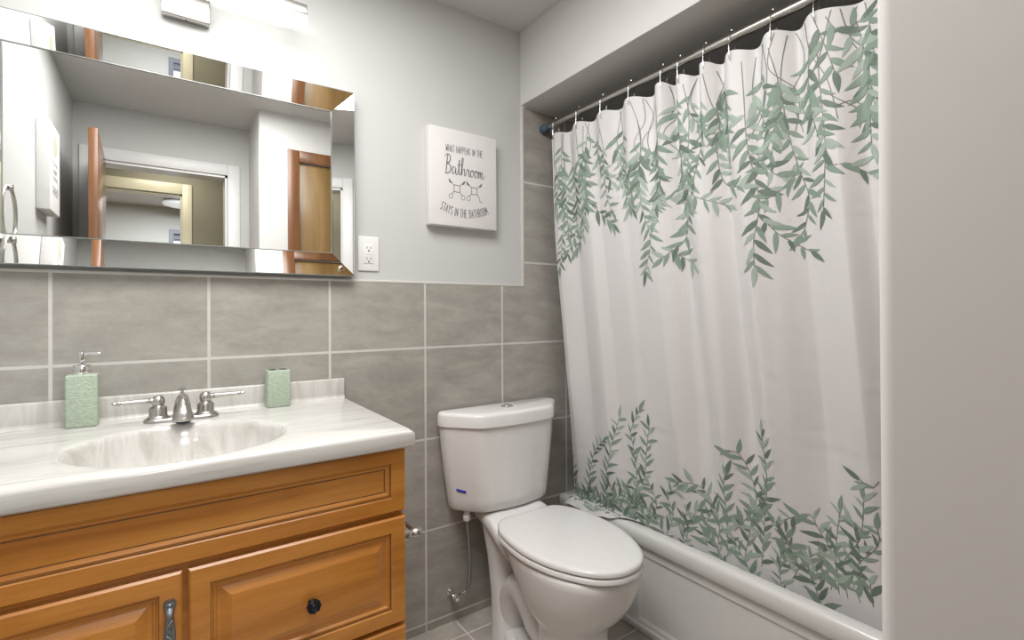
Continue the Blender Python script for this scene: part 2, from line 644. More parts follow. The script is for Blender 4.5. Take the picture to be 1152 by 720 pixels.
obj('roller_blind', b, 'blind', w1, None)

# ================================================================== VANITY
CX0, CX1, CY, CZ = -0.176, 0.715, -0.580, 0.882
v = thing('vanity_cabinet', 'honey maple bathroom vanity cabinet with raised panels under the marbled top', 'cabinet', (0.27, -0.28, 0))
KX0, KX1, KYF = -0.164, 0.700, -0.535
b = bm_new()
for x0, x1 in ((KX0, KX0+0.016), (KX1-0.016, KX1)):
    box(b, x0, x1, KYF, -0.012, 0.10, CZ-0.040, 0.001)
box(b, KX0+0.016, KX1-0.016, KYF, -0.012, 0.10, 0.116)
box(b, KX0+0.016, KX1-0.016, KYF, KYF+0.016, 0.116, CZ-0.040)
box(b, KX0+0.016, KX1-0.016, -0.018, -0.012, 0.116, 0.66)
box(b, KX0+0.01, KX1-0.01, KYF+0.06, -0.012, 0.0, 0.10)
obj('carcass', b, 'maple', v)
FACE = KYF-0.0005
PROF_FLAT = [(0.0, 0.0), (0.0, 0.015), (0.004, 0.0195), (0.034, 0.0195), (0.0362, 0.0175), (0.0372, 0.0135), (0.040, 0.0135), (0.0415, 0.0155), (0.0445, 0.0145), (0.048, 0.0098), (0.0505, 0.0095)]
PROF_RAISED = [(0.0, 0.0), (0.0, 0.015), (0.004, 0.0195), (0.034, 0.0195), (0.0362, 0.0175), (0.0372, 0.0130), (0.040, 0.0130), (0.0415, 0.0150), (0.0440, 0.0140), (0.047, 0.0105), (0.053, 0.0105), (0.070, 0.0175), (0.0725, 0.018)]


def cab_panel(name, x0, x1, z0, z1, prof):
    bb = bm_new()
    panel_rings(bb, x0, x1, z0, z1, FACE, prof)
    bb.faces.ensure_lookup_table()
    for k in range(len(prof)-1):      # the antiqued dark line rubbed into the moulding's quirk
        if abs(prof[k][0]-0.0362) < 1e-6 or (prof is PROF_FLAT and abs(prof[k][0]-0.048) < 1e-6):
            for fc in bb.faces[4*k:4*k+4]: fc.material_index = 1
    return obj(name, bb, ['maple', 'glaze'], v, 12)


cab_panel('false_drawer_front', KX0+0.001, KX1+0.002, 0.689, 0.8395, PROF_FLAT)
door = cab_panel('door', KX0+0.001, 0.2595, 0.112, 0.677, PROF_RAISED)
dr1 = cab_panel('drawer', 0.2685, KX1+0.002, 0.427, 0.677, PROF_RAISED)
dr2 = cab_panel('drawer', 0.2685, KX1+0.002, 0.112, 0.418, PROF_RAISED)
for d, zc in ((dr1, 0.5415), (dr2, 0.27)):
    b = bm_new()
    lathe(b, [(0.0, 0.0), (0.008, 0.0), (0.0075, 0.004), (0.0052, 0.007), (0.0052, 0.012), (0.0115, 0.0150), (0.0145, 0.0185), (0.0140, 0.022), (0.0105, 0.0245), (0.0085, 0.0235), (0.006, 0.026), (0.0, 0.027)],
          (0.489, FACE-0.0175, zc), '-y', 20)
    for k in range(8):
        a = 2*PI*k/8
        box(b, 0.489+0.0118*math.cos(a)-0.0022, 0.489+0.0118*math.cos(a)+0.0022, FACE-0.0425, FACE-0.0385, zc+0.0118*math.sin(a)-0.0022, zc+0.0118*math.sin(a)+0.0022, 0.0008)
    obj('knob', b, 'dark_metal', d, 40, label='round dark metal knob')
b = bm_new()
hx = 0.2395
hp = [(0.0055, 0.632), (0.0095, 0.628), (0.0105, 0.622), (0.0080, 0.614), (0.0062, 0.606), (0.0078, 0.592), (0.0098, 0.574), (0.0088, 0.560), (0.0070, 0.548), (0.0064, 0.540)]
hp = hp + [(w, 2*0.540-z) for w, z in reversed(hp[:-1])]
rings = []
for k, (w, z) in enumerate(hp):
    t = k/(len(hp)-1)
    lift = 0.004 + 0.018*math.sin(PI*min(1, max(0, (t-0.12)/0.76)))**0.6 if 0.12 < t < 0.88 else 0.004
    yy = FACE-0.0195
    th = 0.0035
    rings.append([Vector((hx-w, yy-lift+th*0.6, z)), Vector((hx-w*0.6, yy-lift-th, z)), Vector((hx, yy-lift-th*1.5, z)), Vector((hx+w*0.6, yy-lift-th, z)),
                  Vector((hx+w, yy-lift+th*0.6, z)), Vector((hx, yy-lift+th, z))])
loft(b, rings)
for zz in (0.622, 0.458):
    lathe(b, [(0, 0), (0.0055, 0), (0.006, 0.0025), (0.004, 0.0045), (0, 0.005)], (hx, FACE-0.0255, zz), '-y', 14)
    tube(b, [(hx, FACE-0.018, zz), (hx, FACE-0.026, zz)], 0.006, 10)
for k in range(6):   # cast vine scrolls on the grip
    zz = 0.604 - k*0.026
    s = 1 if k % 2 else -1
    tube(b, spline([(hx-0.004*s, FACE-0.044, zz), (hx+0.003*s, FACE-0.0475, zz-0.008), (hx+0.002*s, FACE-0.0475, zz-0.016), (hx-0.003*s, FACE-0.044, zz-0.021)], 4), 0.0014, 6)
obj('handle', b, 'pewter', door, 40, label='ornate pewter pull handle')

# ------------------------------------------------------------------ vanity top with moulded basin
vt = thing('countertop', 'white grey-veined marble countertop with moulded oval basin on the maple vanity', 'countertop', (0.27, -0.29, 0.842))
b = bm_new()
BX, BY, BA, BB = 0.268, -0.362, 0.207, 0.183
N = 96
th_ = [2*PI*k/N for k in range(N)]


def edge_pt(a, x0, x1, y0, y1, z):
    dx, dy = math.cos(a), math.sin(a)
    t = min(((x1-BX)/dx if dx > 1e-9 else (x0-BX)/dx if dx < -1e-9 else 1e9), ((y1-BY)/dy if dy > 1e-9 else (y0-BY)/dy if dy < -1e-9 else 1e9))
    return Vector((BX+dx*t, BY+dy*t, z))


def corner_angles(x0, x1, y0, y1):
    return [math.atan2(y-BY, x-BX) % (2*PI) for x in (x0, x1) for y in (y0, y1)]


y1 = -0.011
angs = list(th_)
for ca in corner_angles(CX0, CX1, CY, y1):
    k = min(range(N), key=lambda i: abs(angs[i]-ca))
    angs[k] = ca
rings = []
bv = 0.009
for ins, z in ((0.006, CZ-0.040), (0.001, CZ-0.036), (0.0, CZ-0.030), (0.0, CZ-bv), (0.0012, CZ-0.005), (0.0035, CZ-0.0018), (0.008, CZ)):
    rings.append([edge_pt(a, CX0+ins*0.2, CX1-ins, CY+ins, y1, z) for a in angs])
for s, z in ((1.10, CZ), (1.03, CZ-0.0004), (1.0, CZ-0.0018)):
    rings.append([Vector((BX+BA*s*math.cos(a), BY+BB*s*math.sin(a), z)) for a in angs])
loft(b, rings, False, False)
obj('slab', b, 'marble', vt, 40)
b = bm_new()
rings = []
for s, z in ((1.0, -0.0018), (0.975, -0.006), (0.955, -0.014), (0.93, -0.030), (0.88, -0.060), (0.78, -0.092), (0.60, -0.118), (0.38, -0.130), (0.16, -0.135), (0.12, -0.1355)):
    rings.append([Vector((BX+BA*s*math.cos(a), BY+0.02*(1-s)+BB*s*math.sin(a), CZ+z)) for a in angs])
loft(b, rings, False, True)
bs = obj('basin', b, 'marble_swirl', vt, 60)
b = bm_new()
lathe(b, [(0.0, 0.0), (0.024, 0.0), (0.024, 0.003), (0.019, 0.005), (0.018, 0.002), (0.0, 0.003)], (BX, BY+0.016, CZ-0.1356), 'z')
obj('drain', b, 'chrome', bs)
b = bm_new()
box(b, CX0, CX1-0.001, -0.026, -0.0078, CZ-0.004, 0.9445, 0.005, 3)
# small cove where the backsplash meets the slab
rings = []
for k in range(5):
    a = PI/2*k/4
    rings.append([Vector((x, -0.026-0.010*(1-math.sin(a)), CZ+0.010*(1-math.cos(a)))) for x in (CX0, CX1-0.003)])
loft(b, rings, False, False, closed=False)
obj('backsplash', b, 'marble_swirl', vt, 35)

# ------------------------------------------------------------------ faucet
FX, FY = 0.270, -0.112
f = thing('faucet', 'brushed nickel two-handle centerset faucet behind the basin', 'faucet', (FX, FY, CZ))
b = bm_new()
rings = []
for s, z in ((1.0, 0.0), (1.0, 0.005), (0.96, 0.008), (0.88, 0.010)):
    rings.append([Vector((FX+(0.055 if math.cos(a) > 0 else -0.055)*(1 if abs(math.cos(a)) > 1e-6 else 0)+0.0275*s*math.cos(a), FY+0.0275*s*math.sin(a), CZ+z)) for a in [2*PI*(k+0.5)/40 for k in range(40)]])
loft(b, rings)
obj('base_plate', b, 'nickel', f)
for s in (-1, 1):
    hx = FX+s*0.0515
    b = bm_new()
    lathe(b, [(0.024, 0.009), (0.0245, 0.012), (0.0205, 0.015), (0.0195, 0.018), (0.0195, 0.034), (0.0185, 0.037), (0.0145, 0.039), (0.012, 0.042)], (hx, FY, CZ), 'z')
    lathe(b, [(0.0, 0.0385), (0.0095, 0.040), (0.0138, 0.046), (0.0150, 0.0525), (0.0132, 0.060), (0.0085, 0.0655), (0.0, 0.0675)], (hx, FY, CZ), 'z')
    hb = obj('handle', b, 'nickel', f)
    b = bm_new()
    p0 = Vector((hx+s*0.010, FY-0.002, CZ+0.0545))
    dr = Vector((s*1.0, -0.10, 0.02 if s < 0 else 0.035)).normalized()
    prof = [(0.0, 0.0075), (0.006, 0.0078), (0.009, 0.0055), (0.011, 0.0078), (0.014, 0.0070), (0.030, 0.0064), (0.055, 0.0052), (0.066, 0.0044), (0.0675, 0.0064), (0.071, 0.0066), (0.0735, 0.0040), (0.080, 0.0042), (0.083, 0.0020)]
    tube(b, [p0+dr*d for d, _ in prof], [r_ for _, r_ in prof], 16)
    obj('lever', b, 'nickel', hb)
b = bm_new()
# teapot spout: body rises from the plate, arches forward and turns down over the basin
sp = spline([(FX, FY+0.004, CZ+0.006), (FX, FY+0.002, CZ+0.026), (FX, FY-0.006, CZ+0.044), (FX, FY-0.026, CZ+0.056), (FX, FY-0.050, CZ+0.053), (FX, FY-0.066, CZ+0.040), (FX, FY-0.072, CZ+0.026), (FX, FY-0.074, CZ+0.013), (FX, FY-0.0745, CZ+0.008)], 6)
m_ = len(sp)
RT = [(0.0, 0.0225), (0.22, 0.0180), (0.45, 0.0125), (0.60, 0.0135), (0.75, 0.0205), (0.87, 0.0250), (0.95, 0.0235), (1.0, 0.0185)]


def tab(T, x):
    for (a, p), (c, q) in zip(T[:-1], T[1:]):
        if x <= c: return p+(q-p)*(x-a)/(c-a)
    return T[-1][1]


tube(b, sp, [tab(RT, i/(m_-1)) for i in range(m_)], 24)
spout = obj('spout', b, 'nickel', f, 50)
b = bm_new()
lathe(b, [(0.0, 0.0), (0.0155, 0.0), (0.0165, 0.003), (0.0, 0.004)], (FX, FY-0.0745, CZ+0.0045), 'z')
obj('aerator', b, 'dark_metal', spout)
b = bm_new()
lathe(b, [(0.0032, 0.0), (0.0032, 0.058), (0.0048, 0.060), (0.0038, 0.064), (0.0042, 0.067), (0.0085, 0.070), (0.0085, 0.0735), (0.0045, 0.0755), (0.0, 0.076)], (FX, FY+0.018, CZ+0.006), 'z', 18)
obj('lift_knob', b, 'nickel', f)

# ------------------------------------------------------------------ soap dispenser
sx0, sx1, sy0, sy1 = 0.0355, 0.0965, -0.0825, -0.0385
s = thing('soap_dispenser', 'square-shouldered sage green soap dispenser with chrome pump left of the faucet', 'soap dispenser', ((sx0+sx1)/2, (sy0+sy1)/2, CZ))
b = bm_new(); box(b, sx0, sx1, sy0, sy1, CZ, 1.010, 0.004, 3); obj('bottle', b, 'sage', s)
b = bm_new()
scx, scy = (sx0+sx1)/2-0.001, (sy0+sy1)/2
lathe(b, [(0.0, 0.0), (0.0180, 0.0), (0.0185, 0.001), (0.0185, 0.0205), (0.0175, 0.022), (0.0085, 0.022), (0.0065, 0.024), (0.0065, 0.034), (0.0, 0.034)], (scx, scy, 1.0095), 'z', 26)
pm = obj('pump_collar', b, 'chrome', s)
b = bm_new()
lathe(b, [(0.0, 0.0), (0.0078, 0.0), (0.0084, 0.002), (0.0084, 0.021), (0.0074, 0.0245), (0.0, 0.0255)], (scx, scy, 1.0405), 'z', 22)
tube(b, spline([(scx+0.003, scy-0.001, 1.0595), (scx+0.018, scy-0.006, 1.0605), (scx+0.031, scy-0.011, 1.0605), (scx+0.036, scy-0.013, 1.0580)], 5), [0.0042]*6+[0.0038]*6+[0.0034]*4, 12)
obj('pump_head', b, 'chrome', s)

# ------------------------------------------------------------------ toothbrush holder
tx0, tx1, ty0, ty1 = 0.4765, 0.5385, -0.0845, -0.0300
t = thing('toothbrush_holder', 'sage green ceramic toothbrush holder with two slots near the right end', 'toothbrush holder', ((tx0+tx1)/2, (ty0+ty1)/2, CZ))
b = bm_new(); box(b, tx0, tx1, ty0, ty1, CZ, 0.9895, 0.0035, 3)
tb = obj('body', b, 'sage', t)
for cx in (tx0+0.0165, tx1-0.0165):
    b = bm_new()
    # a raised rim round a dark well
    lathe(b, [(0.0128, -0.0002), (0.0134, 0.0009), (0.0120, 0.0009), (0.0112, -0.0004)], (cx, (ty0+ty1)/2, 0.9895), 'z', 24, 1.0, 1.45)
    r_ = obj('slot_rim', b, 'sage', t)
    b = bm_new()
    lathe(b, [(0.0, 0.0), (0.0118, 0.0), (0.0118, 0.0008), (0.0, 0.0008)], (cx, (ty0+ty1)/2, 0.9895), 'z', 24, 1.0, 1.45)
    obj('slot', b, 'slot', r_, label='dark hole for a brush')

# ================================================================== MIRROR
OXa, OXb, OZa, OZb = -0.156, 0.744, 1.2775, 1.876
IXa, IXb, IZa, IZb = -0.0815, 0.6735, 1.349, 1.8045
YO, YI = -0.0412, -0.0268
mr = thing('wall_mirror', 'large landscape mirror with wide slanted mirror-glass border above the vanity', 'mirror', ((OXa+OXb)/2, 0, OZa))
b = bm_new()
box(b, OXa+0.004, OXb-0.004, -0.0225, -0.0005, OZa+0.004, OZb-0.004)
obj('backing', b, 'mirror_edge', mr)
b = bm_new(); box(b, IXa, IXb, YI, YI+0.003, IZa, IZb)
obj('mirror_panel', b, 'mirror', mr, None)


def strip(o0, o1, i0, i1):
    bb = bm_new()
    f4 = [Vector((o0[0], YO, o0[1])), Vector((o1[0], YO, o1[1])), Vector((i1[0], YI-0.0015, i1[1])), Vector((i0[0], YI-0.0015, i0[1]))]
    k4 = [p + Vector((0, 0.004, 0)) for p in f4]
    loft(bb, [f4, k4])
    return obj('border_strip', bb, 'mirror', mr, None)


strip((OXa, OZb), (OXb, OZb), (IXa, IZb), (IXb, IZb))
strip((OXb, OZa), (OXa, OZa), (IXb, IZa), (IXa, IZa))
strip((OXb, OZb), (OXb, OZa), (IXb, IZb), (IXb, IZa))
strip((OXa, OZa), (OXa, OZb), (IXa, IZa), (IXa, IZb))
b = bm_new()
e = 0.0010
for x0, x1, z0, z1 in ((IXa-e, IXb+e, IZb-e, IZb+e), (IXa-e, IXb+e, IZa-e, IZa+e), (IXa-e, IXa+e, IZa+e, IZb-e), (IXb-e, IXb+e, IZa+e, IZb-e)):
    box(b, x0, x1, YI-0.0035, YI, z0, z1)
obj('bevel_line', b, 'mirror_edge', mr, None)
b = bm_new()
for x0, x1, z0, z1 in ((OXa-0.001, OXb+0.001, OZb-0.001, OZb+0.001), (OXa-0.001, OXb+0.001, OZa-0.001, OZa+0.001), (OXa-0.001, OXa+0.001, OZa+0.001, OZb-0.001), (OXb-0.001, OXb+0.001, OZa+0.001, OZb-0.001)):
    box(b, x0, x1, YO-0.0005, YO+0.035, z0, z1)
obj('outer_edge', b, 'mirror_edge', mr, None)
for cx in (0.700, OXa+0.044):
    b = bm_new()
    lathe(b, [(0.0, 0.0), (0.0085, 0.0), (0.0085, 0.006), (0.0070, 0.009), (0.0, 0.0095)], (cx, -0.0385, 1.2995), '-y', 20)
    obj('mirror_clip', b, 'chrome', mr, label='small round chrome clip')

# ================================================================== VANITY LIGHT
vl = thing('vanity_light', 'lit nickel and white acrylic bath bar light above the mirror', 'light', (0.283, 0, 1.976))
b = bm_new(); box(b, 0.226, 0.340, -0.028, -0.0005, 1.976, 2.090, 0.004, 3)
cn = obj('canopy', b, 'nickel', vl)
b = bm_new(); lathe(b, [(0, 0), (0.0028, 0), (0.0028, 0.002), (0, 0.0025)], (0.283, -0.016, 1.9765), 'z', 12)
bmesh.ops.rotate(b, verts=b.verts, cent=(0.283, -0.016, 1.9765), matrix=Matrix.Rotation(PI, 3, 'X'))
obj('screw', b, 'dark_metal', cn)
b = bm_new(); box(b, 0.262, 0.304, -0.080, -0.026, 2.048, 2.070, 0.003); obj('arm', b, 'nickel', vl)
LX0, LX1 = -0.018, 0.584
b = bm_new(); box(b, LX0, LX1, -0.106, -0.070, 2.021, 2.046, 0.002, 3); obj('diffuser', b, 'glow', vl)
b = bm_new(); box(b, LX0, LX1, -0.107, -0.066, 2.0455, 2.078, 0.002); obj('housing', b, 'nickel', vl)

# ================================================================== OUTLET
ox, oz = 0.8015, 1.3575
o_ = thing('wall_outlet', 'white duplex wall outlet beside the lower right corner of the mirror', 'outlet', (ox, 0, oz-0.059))
b = bm_new(); box(b, ox-0.0365, ox+0.0365, -0.0055, -0.0002, oz-0.059, oz+0.059, 0.003, 3); obj('cover_plate', b, 'plastic', o_)
b = bm_new(); box(b, ox-0.0168, ox+0.0168, -0.0072, -0.004, oz-0.0335, oz+0.0335, 0.001); obj('receptacle', b, 'plastic', o_)
for dz in (0.0185, -0.0185):
    b = bm_new()
    for dx, hh in ((-0.0063, 0.0042), (0.0063, 0.0034)):
        box(b, ox+dx-0.0011, ox+dx+0.0011, -0.0076, -0.0065, oz+dz+0.002-hh, oz+dz+0.002+hh)
    lathe(b, [(0, 0), (0.0028, 0), (0.0028, 0.0009), (0, 0.0009)], (ox, -0.0067, oz+dz-0.0085), '-y', 12)
    obj('socket_slots', b, 'slot', o_, label='dark socket slots')
b = bm_new()
for dx in (-0.005, 0.004):
    box(b, ox+dx-0.0035, ox+dx+0.0035, -0.0080, -0.0068, oz-0.0024, oz+0.0024, 0.0004)
obj('test_button', b, 'plastic', o_)

# ================================================================== CANVAS SIGNS
STROKES = {
 'W': [[(0, 1), (.25, 0), (.5, .7), (.75, 0), (1, 1)]], 'H': [[(.05, 0), (.05, 1)], [(.95, 0), (.95, 1)], [(.05, .52), (.95, .52)]],
 'A': [[(0, 0), (.5, 1), (1, 0)], [(.2, .35), (.8, .35)]], 'T': [[(0, 1), (1, 1)], [(.5, 1), (.5, 0)]],
 'P': [[(.1, 0), (.1, 1), (.75, .95), (.9, .75), (.75, .5), (.1, .45)]], 'E': [[(.95, 1), (.1, 1), (.1, 0), (.95, 0)], [(.1, .52), (.8, .52)]],
 'N': [[(.05, 0), (.05, 1), (.95, 0), (.95, 1)]], 'S': [[(.9, .85), (.6, 1), (.2, .92), (.1, .72), (.4, .52), (.8, .38), (.9, .18), (.6, 0), (.1, .12)]],
 'I': [[(.5, 0), (.5, 1)]], 'Y': [[(0, 1), (.5, .5), (1, 1)], [(.5, .5), (.5, 0)]],
 'B': [[(.1, 0), (.1, 1), (.7, .95), (.82, .75), (.65, .55), (.1, .53)], [(.65, .55), (.92, .32), (.75, .04), (.1, 0)]],
 'R': [[(.1, 0), (.1, 1), (.75, .95), (.9, .75), (.75, .52), (.1, .48)], [(.5, .48), (.95, 0)]],
 'O': [[(.5, 1), (.15, .85), (.05, .5), (.15, .15), (.5, 0), (.85, .15), (.95, .5), (.85, .85), (.5, 1)]],
 'M': [[(.02, 0), (.08, 1), (.5, .3), (.92, 1), (.98, 0)]],
}


def ribbon(bm, pts2, w, place):
    """flat inked stroke: pts2 in the sign's plane, place maps (u, v, lift) to the world"""
    n = len(pts2)
    ws = w if isinstance(w, list) else [w]*n
    L, R = [], []
    for i in range(n):
        a = Vector(pts2[max(i-1, 0)]); c = Vector(pts2[min(i+1, n-1)])
        d = (c-a)
        if d.length < 1e-9: d = Vector((1, 0))
        d.normalize()
        nrm = Vector((-d.y, d.x))*ws[i]/2
        p = Vector(pts2[i])
        L.append(p+nrm); R.append(p-nrm)
    for i in range(n-1):
        vs = [bm.verts.new(place(q.x, q.y)) for q in (L[i], R[i], R[i+1], L[i+1])]
        bm.faces.new(vs)


def write(bm, text, u0, v0, cw, ch, gap, space, w, place, bend=None):
    u = u0
    for c in text:
        if c == ' ':
            u += space
            continue
        cwid = cw*0.35 if c == 'I' else cw*1.15 if c in 'WM' else cw
        for st in STROKES[c]:
            pts = []
            for k in range(len(st)-1):
                for q in range(4):
                    a = q/4
                    pts.append((st[k][0]*(1-a)+st[k+1][0]*a, st[k][1]*(1-a)+st[k+1][1]*a))
            pts.append(st[-1])
            P = []
            for x, y in pts:
                uu, vv = u+x*cwid, v0+y*ch
                if bend: uu, vv = bend(uu, vv)
                P.append((uu, vv))
            ribbon(bm, P, w, place)
        u += cwid+gap
    return u


def text_width(text, cw, gap, space):
    return sum(space if c == ' ' else (cw*0.35 if c == 'I' else cw*1.15 if c in 'WM' else cw)+gap for c in text)-gap


def sp2(pts, n=6):
    return [(p.x, p.y) for p in spline([(x, y, 0) for x, y in pts], n)]


SX0, SX1, SZ0, SZ1, SY = 1.0145, 1.3005, 1.4755, 1.8345, -0.038
sg = thing('canvas_sign', 'white square-edged canvas sign with bathroom lettering between mirror and tub', 'wall sign', ((SX0+SX1)/2, 0, SZ0))
b = bm_new(); box(b, SX0, SX1, SY, -0.0005, SZ0, SZ1, 0.0025, 3); obj('canvas', b, 'canvas', sg)
SW, SH = SX1-SX0, SZ1-SZ0


def on_sign(u, v_):
    return Vector((SX0+u, SY-0.0004, SZ0+v_))


b = bm_new()
txt = 'WHAT HAPPENS IN THE'
cw_, gp, spc = 0.0068, 0.0022, 0.0062
tw = text_width(txt, cw_, gp, spc)
write(b, txt, SW*0.50-tw/2, SH*0.762, cw_, 0.0255, gp, spc, 0.0021, on_sign)
obj('block_lettering', b, 'ink', sg, None)
b = bm_new()
txt = 'STAYS IN THE BATHROOM'
cw_, gp, spc = 0.0086, 0.0027, 0.0072
tw = text_width(txt, cw_, gp, spc)
RAD = 0.24


def bend(u, vv):
    a = (u-SW*0.5)/RAD
    rr = RAD+SH*0.098-vv
    return SW*0.5+rr*math.sin(a), SH*0.098+RAD-rr*math.cos(a)


write(b, txt, SW*0.5-tw/2, SH*0.098, cw_, 0.031, gp, spc, 0.0024, on_sign, bend)
obj('block_lettering', b, 'ink', sg, None)
b = bm_new()
# the brush-script word, letter by letter along a baseline
U0, V0, K = SW*0.205, SH*0.535, 0.030
SCRIPT = [
    [(0.55, 2.15), (0.42, 1.2), (0.28, 0.1)], [(0.05, 1.9), (0.5, 2.25), (1.0, 2.0), (0.95, 1.45), (0.45, 1.15), (0.9, 1.05), (1.1, 0.6), (0.75, 0.1), (0.1, 0.0)],
    [(1.95, 0.75), (1.6, 0.9), (1.35, 0.45), (1.5, 0.05), (1.85, 0.4), (1.98, 0.75), (1.95, 0.2), (2.15, 0.02), (2.35, 0.3)],
    [(2.35, 0.3), (2.6, 1.2), (2.65, 1.75), (2.5, 0.6), (2.6, 0.05), (2.9, 0.25)], [(2.25, 1.15), (3.0, 1.25)],
    [(2.9, 0.25), (3.25, 1.3), (3.35, 2.0), (3.15, 1.9), (3.05, 0.9), (3.0, 0.0)], [(3.0, 0.1), (3.2, 0.65), (3.5, 0.8), (3.55, 0.4), (3.6, 0.03), (3.85, 0.25)],
    [(3.85, 0.25), (4.05, 0.85), (4.2, 0.72), (4.35, 0.7), (4.3, 0.3), (4.45, 0.02), (4.65, 0.3)],
    [(5.0, 0.8), (4.7, 0.65), (4.68, 0.15), (4.95, 0.03), (5.15, 0.4), (5.0, 0.8), (5.3, 0.62)],
    [(5.75, 0.8), (5.45, 0.65), (5.43, 0.15), (5.7, 0.03), (5.9, 0.4), (5.75, 0.8), (6.05, 0.62)],
    [(6.05, 0.62), (6.15, 0.75), (6.1, 0.0)], [(6.1, 0.1), (6.3, 0.7), (6.45, 0.7), (6.42, 0.0)], [(6.42, 0.1), (6.65, 0.72), (6.8, 0.65), (6.78, 0.1), (7.0, -0.02), (7.25, 0.4)],
]
kk = SW*0.60/7.25
for st in SCRIPT:
    P = sp2([(U0+x*kk, V0+y*kk*1.36) for x, y in st], 6)
    n_ = len(P)
    W_ = []
    for i in range(n_):
        dv = P[min(i+1, n_-1)][1]-P[max(i-1, 0)][1]
        W_.append(0.0042 if dv < 0 else 0.0023)
    ribbon(b, P, W_, on_sign)
obj('script_lettering', b, 'ink', sg, None)
b = bm_new()
for cu in (0.385, 0.645):
    cu = SW*cu; cv = SH*0.392
    q = 0.0125
    sq = [(cu-q, cv-q), (cu+q, cv-q), (cu+q, cv+q), (cu-q, cv+q), (cu-q, cv-q)]
    for a, c in zip(sq[:-1], sq[1:]):
        ribbon(b, [a, c], 0.0026, on_sign)
    for sx in (-1, 1):
        # upper arms end in leaf-shaped tips, lower arms in rings
        P = sp2([(cu+sx*q, cv+q), (cu+sx*(q+0.007), cv+q+0.006), (cu+sx*(q+0.015), cv+q+0.010), (cu+sx*(q+0.021), cv+q+0.020)], 4)
        ribbon(b, P, [0.0022+0.006*math.sin(PI*max(0, i/(len(P)-1)-0.35)/0.65) if i/(len(P)-1) > 0.35 else 0.0022 for i in range(len(P))], on_sign)
        P = sp2([(cu+sx*q, cv-q), (cu+sx*(q+0.006), cv-q-0.006), (cu+sx*(q+0.010), cv-q-0.011)], 4)
        ribbon(b, P, 0.0026, on_sign)
        rc = (cu+sx*(q+0.013), cv-q-0.018)
        if not (cu > SW*0.5 and sx > 0):
            ribbon(b, [(rc[0]+0.0075*math.cos(2*PI*i/16), rc[1]+0.0085*math.sin(2*PI*i/16)) for i in range(17)], 0.0020, on_sign)
        else:
            ribbon(b, sp2([(rc[0]-0.004, rc[1]+0.006), (rc[0], rc[1]-0.006), (rc[0]+0.012, rc[1]-0.010)], 4), 0.0026, on_sign)
obj('crossed_motif', b, 'ink', sg, None)

# the deeper canvas on the left wall, seen in the mirror
LY0, LY1, LZ0, LZ1, LXF = -1.215, -1.005, 1.568, 1.918, -0.135
lg = thing('canvas_sign', 'deep white canvas sign with olive disc on the left wall, seen in the mirror', 'wall sign', (XL, (LY0+LY1)/2, LZ0))
b = bm_new(); box(b, XL+0.0005, LXF, LY0, LY1, LZ0, LZ1, 0.0025, 3); obj('canvas', b, 'canvas', lg)


def on_left(u, v_):
    return Vector((LXF+0.0005, LY0+u, LZ0+v_))


LW, LH = LY1-LY0, LZ1-LZ0
b = bm_new()
c_ = [(LW*0.5+0.045*math.cos(2*PI*i/28), LH*0.78+0.045*math.sin(2*PI*i/28)) for i in range(28)]
b.faces.new([b.verts.new(on_left(*p)) for p in c_])
obj('olive_disc', b, 'olive', lg, None, label='olive disc')
b = bm_new()
for cv, w in ((0.56, 0.5), (0.47, 0.34), (0.39, 0.5), (0.27, 0.62), (0.22, 0.55)):
    P = sp2([(LW*(0.5-w/2+w*k/6), LH*cv+(0.010 if k % 2 else -0.008)) for k in range(7)], 5)
    ribbon(b, P, 0.0045, on_left)
obj('grey_scrollwork', b, 'ink', lg, None)

# towel ring on the left wall, seen at the edge of the mirror
tr = thing('towel_ring', 'brushed nickel towel ring on the left wall, at the left edge of the mirror', 'towel ring', (XL, -0.43, 1.53))
b = bm_new()
lathe(b, [(0, 0), (0.026, 0.0), (0.026, 0.005), (0.018, 0.009), (0.009, 0.013), (0.009, 0.032), (0.012, 0.036), (0.010, 0.042), (0, 0.043)], (XL+0.0005, -0.43, 1.532), 'x', 22)
obj('post', b, 'nickel', tr)
b = bm_new()
tube(b, [(XL+0.033, -0.43-0.082*math.sin(2*PI*k/48), 1.455+0.082*math.cos(2*PI*k/48)) for k in range(49)], 0.0052, 10, False)
obj('ring', b, 'nickel', tr)

# ================================================================== TOILET
TX = 1.304
tl = thing('toilet', 'white two-piece elongated toilet with closed lid between vanity and tub', 'toilet', (TX, -0.36, 0))


def tank_ring(hb, hf, yb, yf, z, rk=0.012, rf=0.042, bow=0.010):
    # plan of the tank: wide at the wall, chamfered sides, slightly bowed front
    P = [Vector((TX+hb, yb, 0)), Vector((TX+hb+0.002, (yb*0.72+yf*0.28), 0)), Vector((TX+hf, yf, 0)), Vector((TX-hf, yf, 0)), Vector((TX-hb-0.002, (yb*0.72+yf*0.28), 0)), Vector((TX-hb, yb, 0))]
    out = []
    n = len(P)
    rad = [rk, 0.04, rf, rf, 0.04, rk]
    for i in range(n):
        a, p, c = P[i-1], P[i], P[(i+1) % n]
        r_ = rad[i]
        d1_, d2_ = (a-p), (c-p)
        r_ = min(r_, d1_.length*0.45, d2_.length*0.45)
        q0, q1 = p+d1_.normalized()*r_, p+d2_.normalized()*r_
        for k in range(6):
            t_ = k/5
            out.append((1-t_)**2*q0 + 2*t_*(1-t_)*p + t_*t_*q1)
        if i == 2:
            for k in range(1, 8):
                t_ = k/8
                e0 = q1; e1 = P[3]+(P[2]-P[3]).normalized()*r_
                w_ = e0*(1-t_)+e1*t_
                w_.y -= bow*4*t_*(1-t_)
                out.append(w_)
    for p in out: p.z = z
    return out


